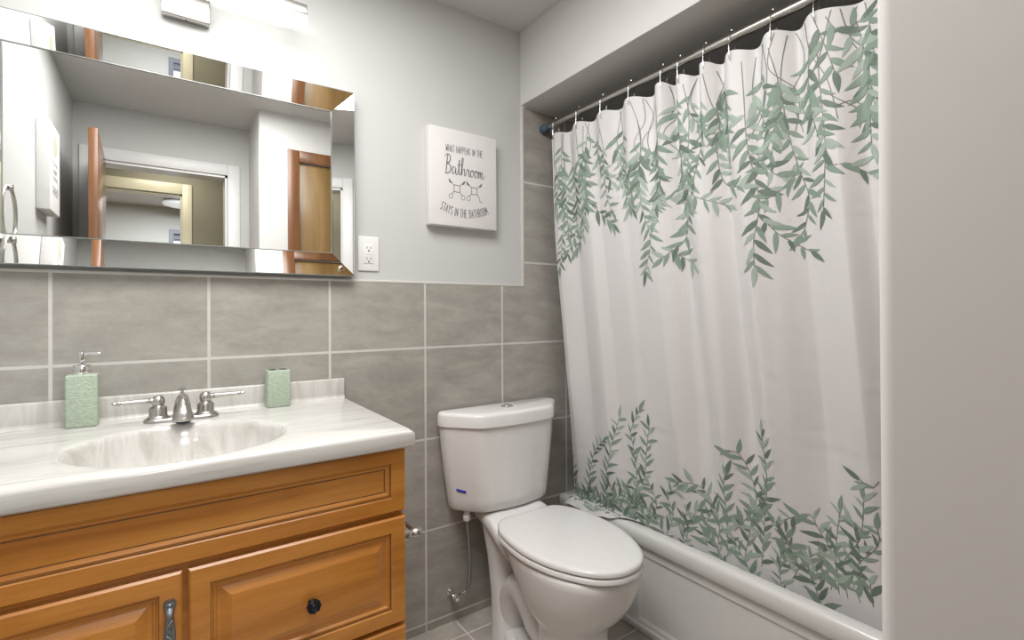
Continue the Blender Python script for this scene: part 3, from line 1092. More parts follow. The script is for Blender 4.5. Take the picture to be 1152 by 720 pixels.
HB, HF, YB, YFr = 0.262, 0.156, -0.022, -0.180
b = bm_new()
rings = []
for z, kb, yf in ((0.436, 0.205, -0.148), (0.440, 0.212, -0.158), (0.450, 0.217, -0.164), (0.48, 0.222, -0.167), (0.56, 0.234, -0.171), (0.66, 0.247, -0.175), (0.747, 0.255, -0.177)):
    rings.append(tank_ring(kb, HF*(0.86+0.14*(kb-0.205)/0.05)-0.004, YB-0.002, yf, z))
loft(b, rings)
obj('tank', b, 'china', tl, 50)
b = bm_new()
rings = []
for z, ins in ((0.7465, 0.004), (0.748, 0.0), (0.785, 0.0), (0.7915, 0.0025), (0.7955, 0.008), (0.797, 0.018)):
    rings.append(tank_ring(HB-ins, HF-ins, YB-ins*0.3, YFr-0.006+ins, z, 0.05))
loft(b, rings)
lid_ = obj('tank_lid', b, 'china', tl, 50)
b = bm_new()
lathe(b, [(0, 0), (0.024, 0), (0.024, 0.002), (0.020, 0.004), (0.019, 0.0035), (0.018, 0.0055), (0.004, 0.0065), (0, 0.0065)], (TX, -0.098, 0.7968), 'z', 28)
obj('flush_button', b, 'chrome', lid_, label='round chrome flush button')
b = bm_new()
# the blue dash near the lower left of the tank: laid on the chamfered side face
e0 = Vector((TX-0.2285-0.002, (YB-0.002)*0.72+(-0.169)*0.28, 0)); e1 = Vector((TX-HF*0.925+0.004, -0.169, 0))
ed = (e1-e0).normalized()
nn = Vector((ed.y, -ed.x, 0))
if nn.x > 0: nn = -nn
p0 = e0+(e1-e0)*0.20+Vector((0, 0, 0.519)); p1 = e0+(e1-e0)*0.46+Vector((0, 0, 0.5135))
off = nn*0.0022
up_ = Vector((0, 0, 0.0036))
vs = [p0+off+up_, p0+off-up_, p1+off-up_, p1+off+up_]
loft(b, [vs, [p-nn*0.006 for p in vs]])
obj('blue_mark', b, 'blue', tl, None, label='short blue stripe on the tank side')

# seat outline: half width against y
SO = [(-0.215, 0.06), (-0.219, 0.105), (-0.226, 0.122), (-0.240, 0.138), (-0.270, 0.157), (-0.303, 0.170), (-0.38, 0.182), (-0.45, 0.1845), (-0.50, 0.179), (-0.557, 0.1655), (-0.615, 0.140), (-0.664, 0.108), (-0.694, 0.073), (-0.710, 0.038), (-0.714, 0.012)]


def outline(scale_w=0.0, z=0.0, dy=0.0):
    """seat outline offset by scale_w metres (negative shrinks)"""
    pts = []
    sm = [(q.x, q.y) for q in spline([(y, w, 0) for y, w in SO], 4)]
    yc = -0.45
    for y, w in sm:
        pts.append(Vector((TX+w, y, z)))
    for y, w in reversed(sm):
        pts.append(Vector((TX-w, y, z)))
    if scale_w:
        n = len(pts)
        new = []
        for i in range(n):
            d = (pts[(i+1) % n]-pts[i-1]).normalized()
            nrm = Vector((-d.y, d.x, 0))
            c = Vector((TX, yc, z))-pts[i]
            if nrm.dot(c) > 0: nrm = -nrm
            new.append(pts[i]+nrm*scale_w)
        pts = new
    return pts


def at_z(P, z):
    return [Vector((p.x, p.y, z)) for p in P]


b = bm_new()
rings = [at_z(outline(-0.018), 0.4000), at_z(outline(-0.005), 0.4004), at_z(outline(0.0), 0.4025), at_z(outline(0.0), 0.4125), at_z(outline(-0.004), 0.4165), at_z(outline(-0.016), 0.4175)]
loft(b, rings)
obj('seat', b, 'china_lid', tl, 50)
b = bm_new()
rings = [at_z(outline(-0.014), 0.4205), at_z(outline(-0.005), 0.4208), at_z(outline(-0.001), 0.4225), at_z(outline(-0.001), 0.4290), at_z(outline(-0.003), 0.4340), at_z(outline(-0.009), 0.4372), at_z(outline(-0.020), 0.4388)]
loft(b, rings)
obj('seat_lid', b, 'china_lid', tl, 60)
for s_ in (-1, 1):
    b = bm_new()
    tube(b, [(TX+s_*0.078-0.018, -0.206, 0.4195), (TX+s_*0.078-0.017, -0.206, 0.4195), (TX+s_*0.078+0.017, -0.206, 0.4195), (TX+s_*0.078+0.018, -0.206, 0.4195)], [0.006, 0.0085, 0.0085, 0.006], 14)
    obj('seat_hinge', b, 'china_lid', tl)


def oval(z, yb, yc, yf, hw, n=48, p=2.2):
    out = []
    for k in range(n):
        a = 2*PI*k/n
        s_, c_ = math.sin(a), math.cos(a)
        x = hw*math.copysign(abs(c_)**(2/p), c_)
        y = math.copysign(abs(s_)**(2/p), s_)*((yb-yc) if s_ > 0 else (yc-yf))
        out.append(Vector((TX+x, yc+y, z)))
    return out


b = bm_new()
loft(b, [oval(0.0, -0.35, -0.46, -0.585, 0.124), oval(0.012, -0.35, -0.46, -0.583, 0.122), oval(0.06, -0.36, -0.46, -0.574, 0.116), oval(0.12, -0.37, -0.46, -0.570, 0.113), oval(0.165, -0.375, -0.46, -0.572, 0.115),
         oval(0.19, -0.370, -0.46, -0.586, 0.122), oval(0.215, -0.355, -0.455, -0.614, 0.138), oval(0.245, -0.33, -0.45, -0.643, 0.153), oval(0.285, -0.295, -0.45, -0.669, 0.165), oval(0.33, -0.25, -0.45, -0.689, 0.173), oval(0.367, -0.215, -0.45, -0.700, 0.177),
         oval(0.384, -0.20, -0.45, -0.702, 0.178), oval(0.394, -0.20, -0.45, -0.698, 0.173), oval(0.3965, -0.21, -0.45, -0.688, 0.164)])
# the deck that carries the tank, flowing into the rim
rings = []
for y, hw, z0, z1 in ((-0.030, 0.115, 0.398, 0.434), (-0.06, 0.125, 0.390, 0.4355), (-0.13, 0.130, 0.372, 0.4355), (-0.175, 0.132, 0.352, 0.431), (-0.205, 0.136, 0.345, 0.412), (-0.245, 0.143, 0.335, 0.400), (-0.30, 0.150, 0.325, 0.394)):
    zc, hh = (z0+z1)/2, (z1-z0)/2
    ring = []
    for k in range(28):
        a = 2*PI*k/28
        c_, s_ = math.cos(a), math.sin(a)
        ring.append(Vector((TX+hw*math.copysign(abs(c_)**0.45, c_), y, zc+hh*math.copysign(abs(s_)**0.45, s_))))
    rings.append(ring)
loft(b, rings)
obj('bowl', b, 'china', tl, 55)
b = bm_new()
# exposed trapway: up from the bowl, over, and down to the floor
path = spline([(TX, -0.43, 0.105), (TX, -0.37, 0.125), (TX, -0.315, 0.185), (TX, -0.262, 0.205), (TX, -0.222, 0.165), (TX, -0.205, 0.09), (TX, -0.20, 0.02)], 7)
rr = [0.048]*len(path)
rings = []
for i, p in enumerate(path):
    d = (path[min(i+1, len(path)-1)]-path[max(i-1, 0)]).normalized()
    sx_ = Vector((1, 0, 0)); u_ = sx_.cross(d).normalized()
    t_ = i/(len(path)-1)
    w_ = 0.100+0.010*math.sin(PI*t_)
    rings.append([p+sx_*w_*math.copysign(abs(math.cos(2*PI*k/28))**0.7, math.cos(2*PI*k/28))+u_*0.050*math.copysign(abs(math.sin(2*PI*k/28))**0.8, math.sin(2*PI*k/28)) for k in range(28)])
loft(b, rings)
obj('trapway', b, 'china', tl, 60)
b = bm_new()
# rear column under the tank deck, and the foot
loft(b, [oval(0.0, -0.135, -0.20, -0.28, 0.125, p=3), oval(0.05, -0.132, -0.19, -0.25, 0.118, p=3), oval(0.15, -0.125, -0.17, -0.215, 0.112, p=3), oval(0.28, -0.10, -0.15, -0.205, 0.114, p=3), oval(0.375, -0.07, -0.14, -0.22, 0.122, p=3), oval(0.40, -0.06, -0.13, -0.22, 0.12, p=3)])
loft(b, [oval(0.0, -0.17, -0.37, -0.50, 0.135, p=2.6), oval(0.035, -0.172, -0.37, -0.50, 0.133, p=2.6), oval(0.050, -0.18, -0.37, -0.49, 0.120, p=2.6), oval(0.052, -0.20, -0.37, -0.48, 0.10, p=2.6)])
obj('pedestal', b, 'china', tl, 55)
for s_ in (-1, 1):
    b = bm_new()
    lathe(b, [(0.0165, 0.0), (0.0165, 0.004), (0.0135, 0.014), (0.0075, 0.020), (0, 0.0215)], (TX+s_*0.112, -0.30, 0.044), 'z', 18)
    obj('bolt_cap', b, 'plastic', tl)

# water supply
ws = thing('water_supply_valve', 'chrome stop valve with braided supply hose on the tiled wall below the tank', 'valve', (1.10, 0, 0.116))
b = bm_new()
vx, vz = 1.103, 0.116
lathe(b, [(0, 0), (0.014, 0), (0.013, 0.003), (0.009, 0.005), (0.0075, 0.007), (0.0075, 0.034), (0, 0.034)], (vx, -TP-0.0005, vz), '-y', 20)
lathe(b, [(0, -0.010), (0.0080, -0.010), (0.0095, -0.006), (0.0095, 0.012), (0.0075, 0.016), (0.0065, 0.018), (0.0065, 0.034), (0, 0.034)], (vx, -0.046, vz), 'x', 18)
obj('valve_body', b, 'chrome', ws)
b = bm_new()
lathe(b, [(0, 0), (0.004, 0), (0.004, 0.012), (0.008, 0.013), (0.0115, 0.015), (0.0115, 0.019), (0.008, 0.021), (0, 0.021)], (vx, -0.0545, vz), '-y', 16, 1.0, 0.6)
obj('valve_handle', b, 'chrome', ws)
b = bm_new()
hs = spline([(vx+0.032, -0.046, vz), (vx+0.043, -0.047, vz+0.003), (vx+0.055, -0.050, vz+0.022), (vx+0.058, -0.056, vz+0.075), (vx+0.052, -0.066, vz+0.150), (vx+0.040, -0.076, vz+0.225), (vx+0.033, -0.080, vz+0.282)], 10)
tube(b, hs, 0.0062, 12)
obj('supply_hose', b, 'hose', ws, label='braided grey hose')
b = bm_new()
lathe(b, [(0, 0), (0.013, 0), (0.0145, 0.003), (0.0145, 0.017), (0.011, 0.020), (0.011, 0.036), (0, 0.036)], (vx+0.033, -0.080, vz+0.282), 'z', 12)
obj('hose_nut', b, 'plastic', ws, 30, label='white plastic coupling nut')

# toilet paper holder on the side of the vanity
tp = thing('toilet_paper_holder', 'brushed nickel toilet paper holder on the side of the vanity, without a roll', 'paper holder', (KX1, -0.36, 0.59))
TZ = 0.588
for yy in (-0.325, -0.468):
    b = bm_new()
    lathe(b, [(0, 0), (0.024, 0.0), (0.024, 0.006), (0.0205, 0.010), (0.0165, 0.014), (0.0165, 0.040), (0.0115, 0.046), (0.0105, 0.056), (0.0125, 0.0605), (0.0135, 0.068), (0.0125, 0.0755), (0.0085, 0.080), (0, 0.0815)], (KX1+0.0005, yy, TZ), 'x', 22)
    obj('post', b, 'nickel', tp)
b = bm_new()
tube(b, [(KX1+0.068, -0.325, TZ), (KX1+0.068, -0.468, TZ)], 0.0072, 14)
obj('roller_bar', b, 'nickel', tp)

# ================================================================== BATHTUB
bt = thing('bathtub', 'white alcove bathtub with recessed apron panel below the shower curtain', 'bathtub', (2.0, -0.76, 0))
TX0, TX1, TY0, TY1 = 1.633, 2.390, -1.517, -0.0085
RIM = 0.370
b = bm_new()
rings = [rrect(TX0+0.024, TX1, TY0, TY1, 0.004, 0.300, 3), rrect(TX0+0.022, TX1, TY0, TY1, 0.004, 0.312, 3), rrect(TX0+0.004, TX1, TY0, TY1, 0.005, 0.3125, 3), rrect(TX0, TX1, TY0, TY1, 0.006, 0.317, 3), rrect(TX0, TX1, TY0, TY1, 0.006, 0.352, 3), rrect(TX0+0.003, TX1, TY0, TY1, 0.006, 0.3615, 3), rrect(TX0+0.009, TX1-0.002, TY0+0.002, TY1-0.002, 0.006, 0.3675, 3), rrect(TX0+0.017, TX1-0.004, TY0+0.004, TY1-0.004, 0.006, RIM, 3),
         rrect(TX0+0.042, TX1-0.045, TY0+0.07, TY1-0.07, 0.09, RIM, 3), rrect(TX0+0.046, TX1-0.052, TY0+0.078, TY1-0.078, 0.09, RIM-0.003, 3), rrect(TX0+0.049, TX1-0.057, TY0+0.085, TY1-0.085, 0.09, RIM-0.012, 3), rrect(TX0+0.064, TX1-0.07, TY0+0.11, TY1-0.10, 0.10, 0.22, 3), rrect(TX0+0.085, TX1-0.09, TY0+0.19, TY1-0.13, 0.11, 0.09, 3), rrect(TX0+0.14, TX1-0.14, TY0+0.27, TY1-0.18, 0.10, 0.06, 3)]
loft(b, rings, False, True)
obj('tub_shell', b, 'tub', bt, 50)
AX = 1.650
b = bm_new()
# apron board with a recessed panel; rings run in the yz plane, facing -x
PY0, PY1, PZ0, PZ1 = -1.09, -0.434, 0.034, 0.276


def yz(y0, y1, z0, z1, x):
    return [Vector((x, y0, z0)), Vector((x, y1, z0)), Vector((x, y1, z1)), Vector((x, y0, z1))]


loft(b, [yz(TY0, TY1, 0.0, 0.306, AX+0.03), yz(TY0, TY1, 0.0, 0.306, AX), yz(PY0, PY1, PZ0, PZ1, AX), yz(PY0+0.003, PY1-0.003, PZ0+0.003, PZ1-0.003, AX+0.0015), yz(PY0+0.010, PY1-0.010, PZ0+0.010, PZ1-0.010, AX+0.0065), yz(PY0+0.014, PY1-0.014, PZ0+0.014, PZ1-0.014, AX+0.007)])
obj('apron', b, 'tub', bt, 25)
b = bm_new(); box(b, AX-0.014, AX+0.002, TY0, TY1, 0.0, 0.026, 0.005, 3)
obj('base_strip', b, 'tub', bt)

# ================================================================== CURTAIN ROD, HOOKS, CURTAIN
RX, RZ = 1.557, 1.9325
rd = thing('shower_curtain_rod', 'chrome tension rod spanning the tub alcove under the soffit', 'curtain rod', (RX, -0.76, RZ))
b = bm_new(); tube(b, [(RX, -0.05, RZ), (RX, -0.78, RZ)], 0.0105, 20); obj('rod', b, 'nickel', rd)
b = bm_new(); tube(b, [(RX, -0.76, RZ), (RX, WY+0.05, RZ)], 0.0125, 20); obj('outer_rod', b, 'nickel', rd)
for yy, ax in ((-TP-0.0005, '-y'), (WY+0.0005, 'y')):
    b = bm_new()
    lathe(b, [(0, 0), (0.0195, 0), (0.0205, 0.002), (0.0195, 0.022), (0.0165, 0.030), (0.0135, 0.034), (0.0135, 0.050), (0, 0.050)], (RX, yy, RZ), ax, 22)
    obj('end_cap', b, 'rubber', rd, label='blue-grey rubber end cap')

HOOKS = [-0.095, -0.235, -0.365, -0.50, -0.635, -0.70, -0.79, -0.872, -0.989, -1.095, -1.26, -1.42]
ORD = ['nearest the tiled back wall', 'second from the tiled back wall', 'third from the tiled back wall', 'fourth from the tiled back wall', 'fifth from the tiled back wall', 'sixth from the tiled back wall', 'seventh from the tiled back wall', 'eighth from the tiled back wall',
       'ninth from the tiled back wall', 'last before the frame cuts off the rod', 'just behind the right-hand wall', 'nearest the closet wall']


def make_hook():
    root = thing('curtain_hook', 'wire curtain hook on the chrome rod, '+ORD[0], 'curtain hook', (RX, HOOKS[0], RZ), 'curtain hooks on the rod')
    bb = bm_new()
    P = [(-0.016, 0, -0.062), (-0.0175, 0, -0.045), (-0.0165, 0, -0.015), (-0.0155, 0, 0.004), (-0.010, 0, 0.0145), (0.0, 0, 0.0175), (0.010, 0, 0.0145), (0.0155, 0, 0.004), (0.0165, 0, -0.015), (0.0135, 0, -0.050), (0.006, 0, -0.064), (-0.004, 0, -0.068), (-0.012, 0, -0.066), (-0.016, 0, -0.062)]
    tube(bb, spline(P, 5), 0.0013, 8, False)
    obj('wire', bb, 'chrome', root, 60, local=True)
    bb = bm_new()
    lathe(bb, [(0, -0.0042), (0.0026, -0.0034), (0.0042, 0), (0.0026, 0.0034), (0, 0.0042)], (0, 0, 0.0215), 'z', 12)
    obj('roller_ball', bb, 'chrome', root, 60, local=True)
    return root


hk = make_hook()
for i in range(1, len(HOOKS)):
    r_ = hk.copy(); COL.objects.link(r_)
    r_.location = (RX, HOOKS[i], RZ)
    r_['label'] = 'wire curtain hook on the chrome rod, '+ORD[i]
    for ch in list(hk.children):
        c_ = ch.copy(); COL.objects.link(c_); c_.parent = r_

YC0, YC1 = -0.058, -1.500
KN = [YC0+0.03] + HOOKS + [YC1-0.03]
rnd = random.Random(11)
AMPS = [0.6, 0.35, 0.75, 0.5, 0.9, 1.25, 0.7, 1.2, 0.6, 1.0, 0.7, 1.0, 1.0, 1.0]


def lerp_table(xs, ys, x):
    if x <= xs[0]: return ys[0]
    for a, c, p, q in zip(xs[:-1], xs[1:], ys[:-1], ys[1:]):
        if x <= c:
            t_ = (x-a)/(c-a)
            t_ = t_*t_*(3-2*t_)
            return p+(q-p)*t_
    return ys[-1]


def phase(y):
    for i in range(len(KN)-1):
        if KN[i] >= y >= KN[i+1]:
            return i + (KN[i]-y)/(KN[i]-KN[i+1])
    return 0 if y > KN[0] else len(KN)-1


def smooth01(x):
    x = max(0.0, min(1.0, x))
    return x*x*(3-2*x)


# broad folds below the header: (y, offset from the hanging plane)
FOLDS = [(0.0, 0.010), (-0.089, -0.012), (-0.192, 0.014), (-0.291, -0.010), (-0.338, 0.012), (-0.44, -0.004), (-0.47, 0.000), (-0.584, -0.026), (-0.688, 0.022), (-0.754, -0.020), (-0.842, 0.022),
         (-0.909, -0.024), (-1.038, 0.030), (-1.149, -0.018), (-1.202, 0.014), (-1.30, -0.020), (-1.42, 0.020), (-1.6, -0.01)]


def fold(y, t):
    p = phase(y)
    A = lerp_table(list(range(14)), AMPS, p)
    top = -0.5*math.cos(2*PI*p) + 0.10*math.sin(4*PI*p+0.6)
    # lower down neighbouring folds merge into broader, slower waves that drift sideways
    yy = y + (t-0.55)*0.05
    for (a, p_), (c, q_) in zip(FOLDS[:-1], FOLDS[1:]):
        if yy >= c:
            u = max(0.0, min(1.0, (a-yy)/(a-c)))
            low = p_+(q_-p_)*(0.45*u+0.55*u*u*(3-2*u))
            break
    else:
        low = FOLDS[-1][1]
    mix_ = smooth01((t-0.02)/0.30)
    return A*0.034*top*(1-0.85*mix_) + low*mix_*(0.75+0.35*t)


CR = []
rc = random.Random(5)
for k in range(46):   # packaging creases and small wrinkles: (y, t, half length, direction, height)
    CR.append((rc.uniform(-1.25, -0.08), rc.uniform(0.30, 0.93), rc.uniform(0.02, 0.09), rc.choice([0, 0, 0, 0.6, -0.6, 1.0, -1.0, PI/2]), rc.uniform(0.0008, 0.0022)*rc.choice([1, 1, -1])))
for tz in (0.335, 0.52, 0.70, 0.86):
    for k in range(7):
        CR.append((-0.12-0.18*k+rc.uniform(-0.03, 0.03), tz+rc.uniform(-0.004, 0.004), rc.uniform(0.05, 0.10), rc.uniform(-0.05, 0.05), rc.uniform(0.0006, 0.0016)))


def crease(y, t):
    s_ = 0.0
    z = t*1.51
    for cy, ct, hl, an, h in CR:
        dy, dz = y-cy, z-ct*1.51
        if abs(dy) > 0.13 or abs(dz) > 0.13: continue
        u = dy*math.cos(an)+dz*math.sin(an)
        w = -dy*math.sin(an)+dz*math.cos(an)
        if abs(u) < hl*1.6 and abs(w) < 0.02:
            s_ += h*math.exp(-(w/0.0055)**2)*math.exp(-(u/hl)**4)
    return s_


ZTOP, ZHEM = 1.893, 0.3775


def base_x(y):
    return lerp_table([0.06, 0.30, 0.42, 0.56, 1.0, 1.5], [1.664, 1.661, 1.674, 1.701, 1.715, 1.725], -y)


def pc(y, t):
    """point of the curtain: y along the rod, t from 0 at the header to 1 at the tub rim (beyond: what lies on or inside the tub)"""
    p = phase(y)
    zt = ZTOP - 0.014*math.sin(PI*p)**2
    tt = min(t, 1.0)
    z = zt + (ZHEM-zt)*tt
    bx = base_x(y)
    fade = 1.0 if tt < 0.66 else 1.0-0.80*smooth01((tt-0.66)/0.34)
    fo = fold(y, tt)*fade
    tent = smooth01((tt-0.0)/1.0)*0.5+tt*0.5
    x = RX + 0.0 + (bx-RX)*tent + fo + crease(y, tt)
    yo = y - 0.020*tt*math.exp(-((y-YC0)/0.05)**2)
    if t > 1.0:
        e_ = t-1.0
        out = smooth01((y+0.45)/0.20)           # near the wall the hem spreads outwards over the rim
        inn = smooth01((-0.43-y)/0.10)          # further along it drops inside the tub
        x += out*(-0.62*e_+0.006*math.sin(38*y)*min(1, e_*20)) + inn*0.10*e_
        z -= inn*1.3*e_ + out*(0.02*e_)
        if out > 0: z += out*(0.0035*(1+math.sin(61*y))*min(1, e_*20) - 0.9*max(0.0, 1.638-x))
    return Vector((x, yo, z))


def pn(y, t):
    a = pc(y+0.002, t)-pc(y-0.002, t)
    c = pc(y, t+0.002)-pc(y, t-0.002)
    n_ = a.cross(c)
    if n_.length < 1e-12: return Vector((-1, 0, 0))
    n_.normalize()
    return n_ if n_.x < 0 else -n_


b = bm_new()
NY, NT = 560, 130
TMAX = 1.085
grid = []
for j in range(NT+1):
    t = TMAX*j/NT
    grid.append([b.verts.new(pc(YC0+(YC1-YC0)*i/NY, t)) for i in range(NY+1)])
for j in range(NT):
    for i in range(NY):
        b.faces.new((grid[j][i], grid[j][i+1], grid[j+1][i+1], grid[j+1][i]))

VINES_TOP = [
    [(-0.13, 1.882), (-0.123, 1.704), (-0.117, 1.525), (-0.083, 1.345)],
    [(-0.172, 1.869), (-0.185, 1.726), (-0.198, 1.583), (-0.159, 1.447), (-0.127, 1.396)],
    [(-0.226, 1.888), (-0.237, 1.731), (-0.261, 1.606), (-0.241, 1.489), (-0.172, 1.41)],
    [(-0.285, 1.886), (-0.263, 1.741), (-0.268, 1.571)],
    [(-0.333, 1.888), (-0.361, 1.782), (-0.362, 1.684), (-0.363, 1.586), (-0.385, 1.524)],
    [(-0.286, 1.56), (-0.321, 1.528), (-0.381, 1.479)],
    [(-0.434, 1.871), (-0.447, 1.773), (-0.433, 1.699), (-0.45, 1.585), (-0.485, 1.516)],
    [(-0.387, 1.662), (-0.436, 1.62), (-0.485, 1.624)],
    [(-0.504, 1.878), (-0.535, 1.763), (-0.527, 1.645), (-0.529, 1.524), (-0.559, 1.399), (-0.525, 1.296)],
    [(-0.591, 1.863), (-0.555, 1.727), (-0.609, 1.597), (-0.574, 1.457)],
    [(-0.504, 1.553), (-0.586, 1.52), (-0.646, 1.526)],
    [(-0.669, 1.877), (-0.673, 1.778), (-0.684, 1.692), (-0.687, 1.58), (-0.693, 1.467), (-0.665, 1.386), (-0.602, 1.335)],
    [(-0.612, 1.369), (-0.645, 1.342), (-0.687, 1.313)],
    [(-0.711, 1.861), (-0.724, 1.762), (-0.716, 1.628), (-0.701, 1.493)],
    [(-0.758, 1.857), (-0.767, 1.748), (-0.748, 1.634), (-0.731, 1.556)],
    [(-0.788, 1.859), (-0.799, 1.79), (-0.818, 1.706), (-0.808, 1.631), (-0.82, 1.537), (-0.882, 1.511)],
    [(-0.717, 1.54), (-0.737, 1.509), (-0.825, 1.471)],
    [(-0.836, 1.828), (-0.815, 1.759), (-0.827, 1.677)],
    [(-0.899, 1.853), (-0.902, 1.754), (-0.906, 1.63), (-0.922, 1.528), (-0.931, 1.452), (-0.913, 1.356), (-0.91, 1.282)],
    [(-0.963, 1.873), (-0.947, 1.786), (-0.976, 1.728)],
    [(-1.022, 1.871), (-1.005, 1.764), (-1.011, 1.624), (-1.029, 1.527), (-1.048, 1.454), (-1.034, 1.388), (-1.022, 1.362)],
    [(-1.002, 1.696), (-0.981, 1.633), (-0.969, 1.577)],
    [(-0.913, 1.616), (-0.971, 1.529), (-1.017, 1.507), (-0.944, 1.462)],
    [(-0.918, 1.442), (-0.969, 1.369), (-1.042, 1.313)],
    [(-1.095, 1.838), (-1.1, 1.706), (-1.105, 1.574), (-1.098, 1.489), (-1.089, 1.413)],
    [(-1.146, 1.877), (-1.163, 1.807), (-1.197, 1.752), (-1.194, 1.672), (-1.196, 1.549)],
    [(-1.117, 1.87), (-1.144, 1.826), (-1.182, 1.839)],
    [(-1.128, 1.649), (-1.166, 1.657), (-1.198, 1.61)],
    [(-1.107, 1.509), (-1.142, 1.511), (-1.193, 1.478)],
    [(-1.185, 1.919), (-1.204, 1.809), (-1.211, 1.746)],
    [(-1.069, 1.948), (-1.105, 1.833), (-1.131, 1.737)],
]
VINES_LOW = [
    [(-0.11, 0.314), (-0.065, 0.435), (-0.046, 0.539)],
    [(-0.192, 0.342), (-0.17, 0.446), (-0.202, 0.583), (-0.267, 0.651)],
    [(-0.29, 0.339), (-0.267, 0.474), (-0.302, 0.606), (-0.346, 0.753)],
    [(-0.359, 0.345), (-0.413, 0.482), (-0.411, 0.632), (-0.4, 0.713), (-0.449, 0.797)],
    [(-0.362, 0.381), (-0.445, 0.525), (-0.466, 0.645), (-0.482, 0.745)],
    [(-0.294, 0.393), (-0.146, 0.42), (-0.088, 0.38)],
    [(-0.445, 0.349), (-0.493, 0.458), (-0.47, 0.532)],
    [(-0.526, 0.363), (-0.558, 0.447), (-0.535, 0.503), (-0.582, 0.542)],
    [(-0.611, 0.367), (-0.622, 0.439), (-0.66, 0.497)],
    [(-0.719, 0.38), (-0.725, 0.49), (-0.665, 0.573), (-0.584, 0.571)],
    [(-0.755, 0.372), (-0.762, 0.488), (-0.756, 0.6), (-0.771, 0.646)],
    [(-0.809, 0.378), (-0.829, 0.485), (-0.849, 0.6), (-0.812, 0.712), (-0.775, 0.722)],
    [(-0.86, 0.383), (-0.879, 0.557), (-0.893, 0.666), (-0.886, 0.795)],
    [(-0.785, 0.468), (-0.861, 0.577), (-0.883, 0.624)],
    [(-0.913, 0.39), (-0.948, 0.477), (-0.925, 0.533), (-0.913, 0.542)],
    [(-0.953, 0.388), (-0.97, 0.436), (-0.936, 0.499)],
    [(-1.004, 0.401), (-0.995, 0.459), (-1.031, 0.496)],
    [(-1.049, 0.397), (-1.063, 0.476), (-1.022, 0.556), (-1.0, 0.59), (-0.939, 0.556)],
    [(-1.07, 0.395), (-1.065, 0.524), (-1.079, 0.624)],
    [(-1.091, 0.394), (-1.084, 0.485), (-1.128, 0.573), (-1.142, 0.679)],
    [(-1.122, 0.397), (-1.104, 0.47), (-1.166, 0.565), (-1.168, 0.61)],
    [(-1.126, 0.503), (-1.118, 0.569), (-1.109, 0.6)],
    [(-1.151, 0.401), (-1.144, 0.465), (-1.125, 0.48)],
    [(-1.176, 0.734), (-1.162, 0.715), (-1.138, 0.728)],
    [(-1.026, 0.391), (-1.021, 0.421), (-1.006, 0.451)],
    [(-0.242, 0.34), (-0.32, 0.43), (-0.371, 0.503)],
    [(-0.686, 0.373), (-0.673, 0.427), (-0.7, 0.495)],
]



def to_t(y, z):
    zt = ZTOP - 0.014*math.sin(PI*phase(y))**2
    return (zt-z)/(zt-ZHEM)


def cloth(y, z, lift=0.0011):
    y = max(YC1+0.004, min(YC0-0.003, y))
    t = max(0.004, min(TMAX-0.004, to_t(y, z)))
    return pc(y, t)+pn(y, t)*lift


LEAF_FACES = []


def add_patch(rows, mi, lift):
    vr = [[b.verts.new(cloth(y, z, lift)) for y, z in r] for r in rows]
    for r0, r1 in zip(vr[:-1], vr[1:]):
        for k in range(len(r0)-1):
            fc = b.faces.new((r0[k], r0[k+1], r1[k+1], r1[k]))
            fc.material_index = mi
            LEAF_FACES.append(fc)


def leaf(y, z, ang, L, W, mi, lift, curve=0.0):
    rows = []
    n = 8
    for i in range(n+1):
        u = i/n
        w = W*(math.sin(PI*u**0.80))**0.85*(1-0.25*u)
        a = ang+curve*(u-0.5)
        cx, cz = y+math.cos(ang+curve*0.5*(u-1))*L*u, z+math.sin(ang+curve*0.5*(u-1))*L*u
        nx, nz = -math.sin(a), math.cos(a)
        w = max(w, 0.0003)
        rows.append([(cx+nx*w*q, cz+nz*w*q) for q in (-0.5, -0.17, 0.17, 0.5)])
    add_patch(rows, mi, lift)


def stem(P, w, mi, lift):
    rows = []
    for i, p in enumerate(P):
        a = Vector(P[max(i-1, 0)]); c = Vector(P[min(i+1, len(P)-1)])
        d = (c-a)
        if d.length < 1e-9: continue
        d.normalize()
        rows.append([(p[0]-d.y*w*q, p[1]+d.x*w*q) for q in (-0.5, 0.5)])
    add_patch(rows, mi, lift)


rl = random.Random(21)


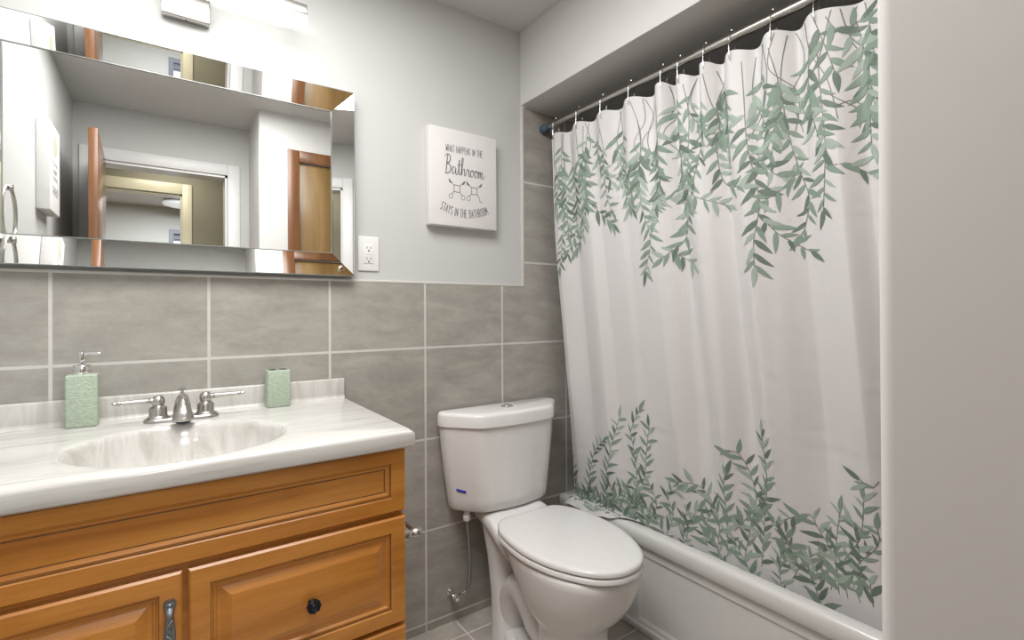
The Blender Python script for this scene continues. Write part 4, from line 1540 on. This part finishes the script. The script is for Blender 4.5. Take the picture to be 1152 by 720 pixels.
def vine(P, hang):
    S = [(q.x, q.y) for q in spline([(y, z, 0) for y, z in P], 10)]
    # resample by length
    D = [0.0]
    for a, c in zip(S[:-1], S[1:]):
        D.append(D[-1]+math.hypot(c[0]-a[0], c[1]-a[1]))
    tot = D[-1]

    def at(d):
        for i in range(len(D)-1):
            if D[i+1] >= d:
                f_ = (d-D[i])/max(1e-9, D[i+1]-D[i])
                return (S[i][0]+(S[i+1][0]-S[i][0])*f_, S[i][1]+(S[i+1][1]-S[i][1])*f_), math.atan2(S[i+1][1]-S[i][1], S[i+1][0]-S[i][0])
        return S[-1], math.atan2(S[-1][1]-S[-2][1], S[-1][0]-S[-2][0])
    n = max(4, int(tot/0.010))
    stem([at(tot*i/n)[0] for i in range(n+1)], 0.0022, 3, 0.0009)
    bare = 0.0 if not hang else rl.uniform(0.02, 0.16)*min(1, tot/0.35)
    d = bare+rl.uniform(0.005, 0.02)
    side = rl.choice((-1, 1))
    base = rl.uniform(0.048, 0.070) if hang else rl.uniform(0.046, 0.062)
    while d < tot:
        (y, z), a = at(d)
        L = base*rl.uniform(0.75, 1.2)*(0.78+0.22*(1-d/tot))
        leaf(y, z, a+side*rl.uniform(0.45, 1.15), L, L*rl.uniform(0.24, 0.33), rl.choice((1, 1, 2, 4)), rl.uniform(0.0010, 0.0016), side*rl.uniform(-0.2, 0.7))
        side = -side
        d += rl.uniform(0.012, 0.021)
    (y, z), a = at(tot)
    leaf(y, z, a+rl.uniform(-0.2, 0.2), base*0.9, base*0.27, rl.choice((1, 2, 4)), 0.0013, 0.2)


for P in VINES_TOP: vine(P, True)
for P in VINES_LOW: vine(P, False)
for k in range(14):      # shorter sprays that fill the header band
    y0 = -0.07-1.22*k/13+rl.uniform(-0.03, 0.03)
    z0, ln = rl.uniform(1.80, 1.88), rl.uniform(0.16, 0.34)
    vine([(y0, z0), (y0+rl.uniform(-0.03, 0.03), z0-ln*0.5), (y0+rl.uniform(-0.06, 0.06), z0-ln)], True)
for k in range(15):      # low growth along the hem
    y0 = (-0.075-0.042*k if k < 9 else -0.50-0.11*(k-9))+rl.uniform(-0.02, 0.02)
    z0, ln = rl.uniform(0.27, 0.29), rl.uniform(0.12, 0.20)
    vine([(y0, z0), (y0+rl.uniform(-0.03, 0.03), z0+ln*0.5), (y0+rl.uniform(-0.07, 0.07), z0+ln)], False)
for k in range(14):      # bare trailing stems between the vines at the header
    y0 = rl.uniform(-1.2, -0.1)
    P = [(y0, 1.885), (y0+rl.uniform(-0.03, 0.03), 1.80), (y0+rl.uniform(-0.06, 0.06), 1.72), (y0+rl.uniform(-0.08, 0.08), 1.62)]
    S = [(q.x, q.y) for q in spline([(y, z, 0) for y, z in P], 8)]
    stem(S, 0.0020, 3, 0.0009)
me = bpy.data.meshes.new('shower_curtain')
b.normal_update()
flip = [fc for fc in b.faces if fc.normal.x > 0 and fc.material_index > 0]
bmesh.ops.reverse_faces(b, faces=flip)
b.to_mesh(me); b.free()
for k in ('fabric', 'leaf_a', 'leaf_b', 'stem', 'leaf_c'):
    me.materials.append(MAT[k])
for p_ in me.polygons: p_.use_smooth = True
cu = bpy.data.objects.new('shower_curtain', me)
COL.objects.link(cu)
finish(cu, 'white shower curtain printed with green leafy vines, hanging from the chrome rod', 'shower curtain')

# ================================================================== ROOM ACROSS THE HALL
hl = thing('ceiling_light', 'round flush ceiling light in the room across the hall, seen in the mirror', 'light', (0.375, -4.55, ZC))
b = bm_new(); lathe(b, [(0, 0), (0.155, 0), (0.155, -0.018), (0.15, -0.02), (0, -0.02)], (0.375, -4.55, ZC-0.0005), 'z', 36); obj('base_ring', b, 'nickel', hl)
b = bm_new(); lathe(b, [(0.165, -0.018), (0.172, -0.028), (0.165, -0.045), (0.12, -0.058), (0, -0.062)], (0.375, -4.55, ZC), 'z', 36); obj('glass_shade', b, 'lamp_glow', hl)
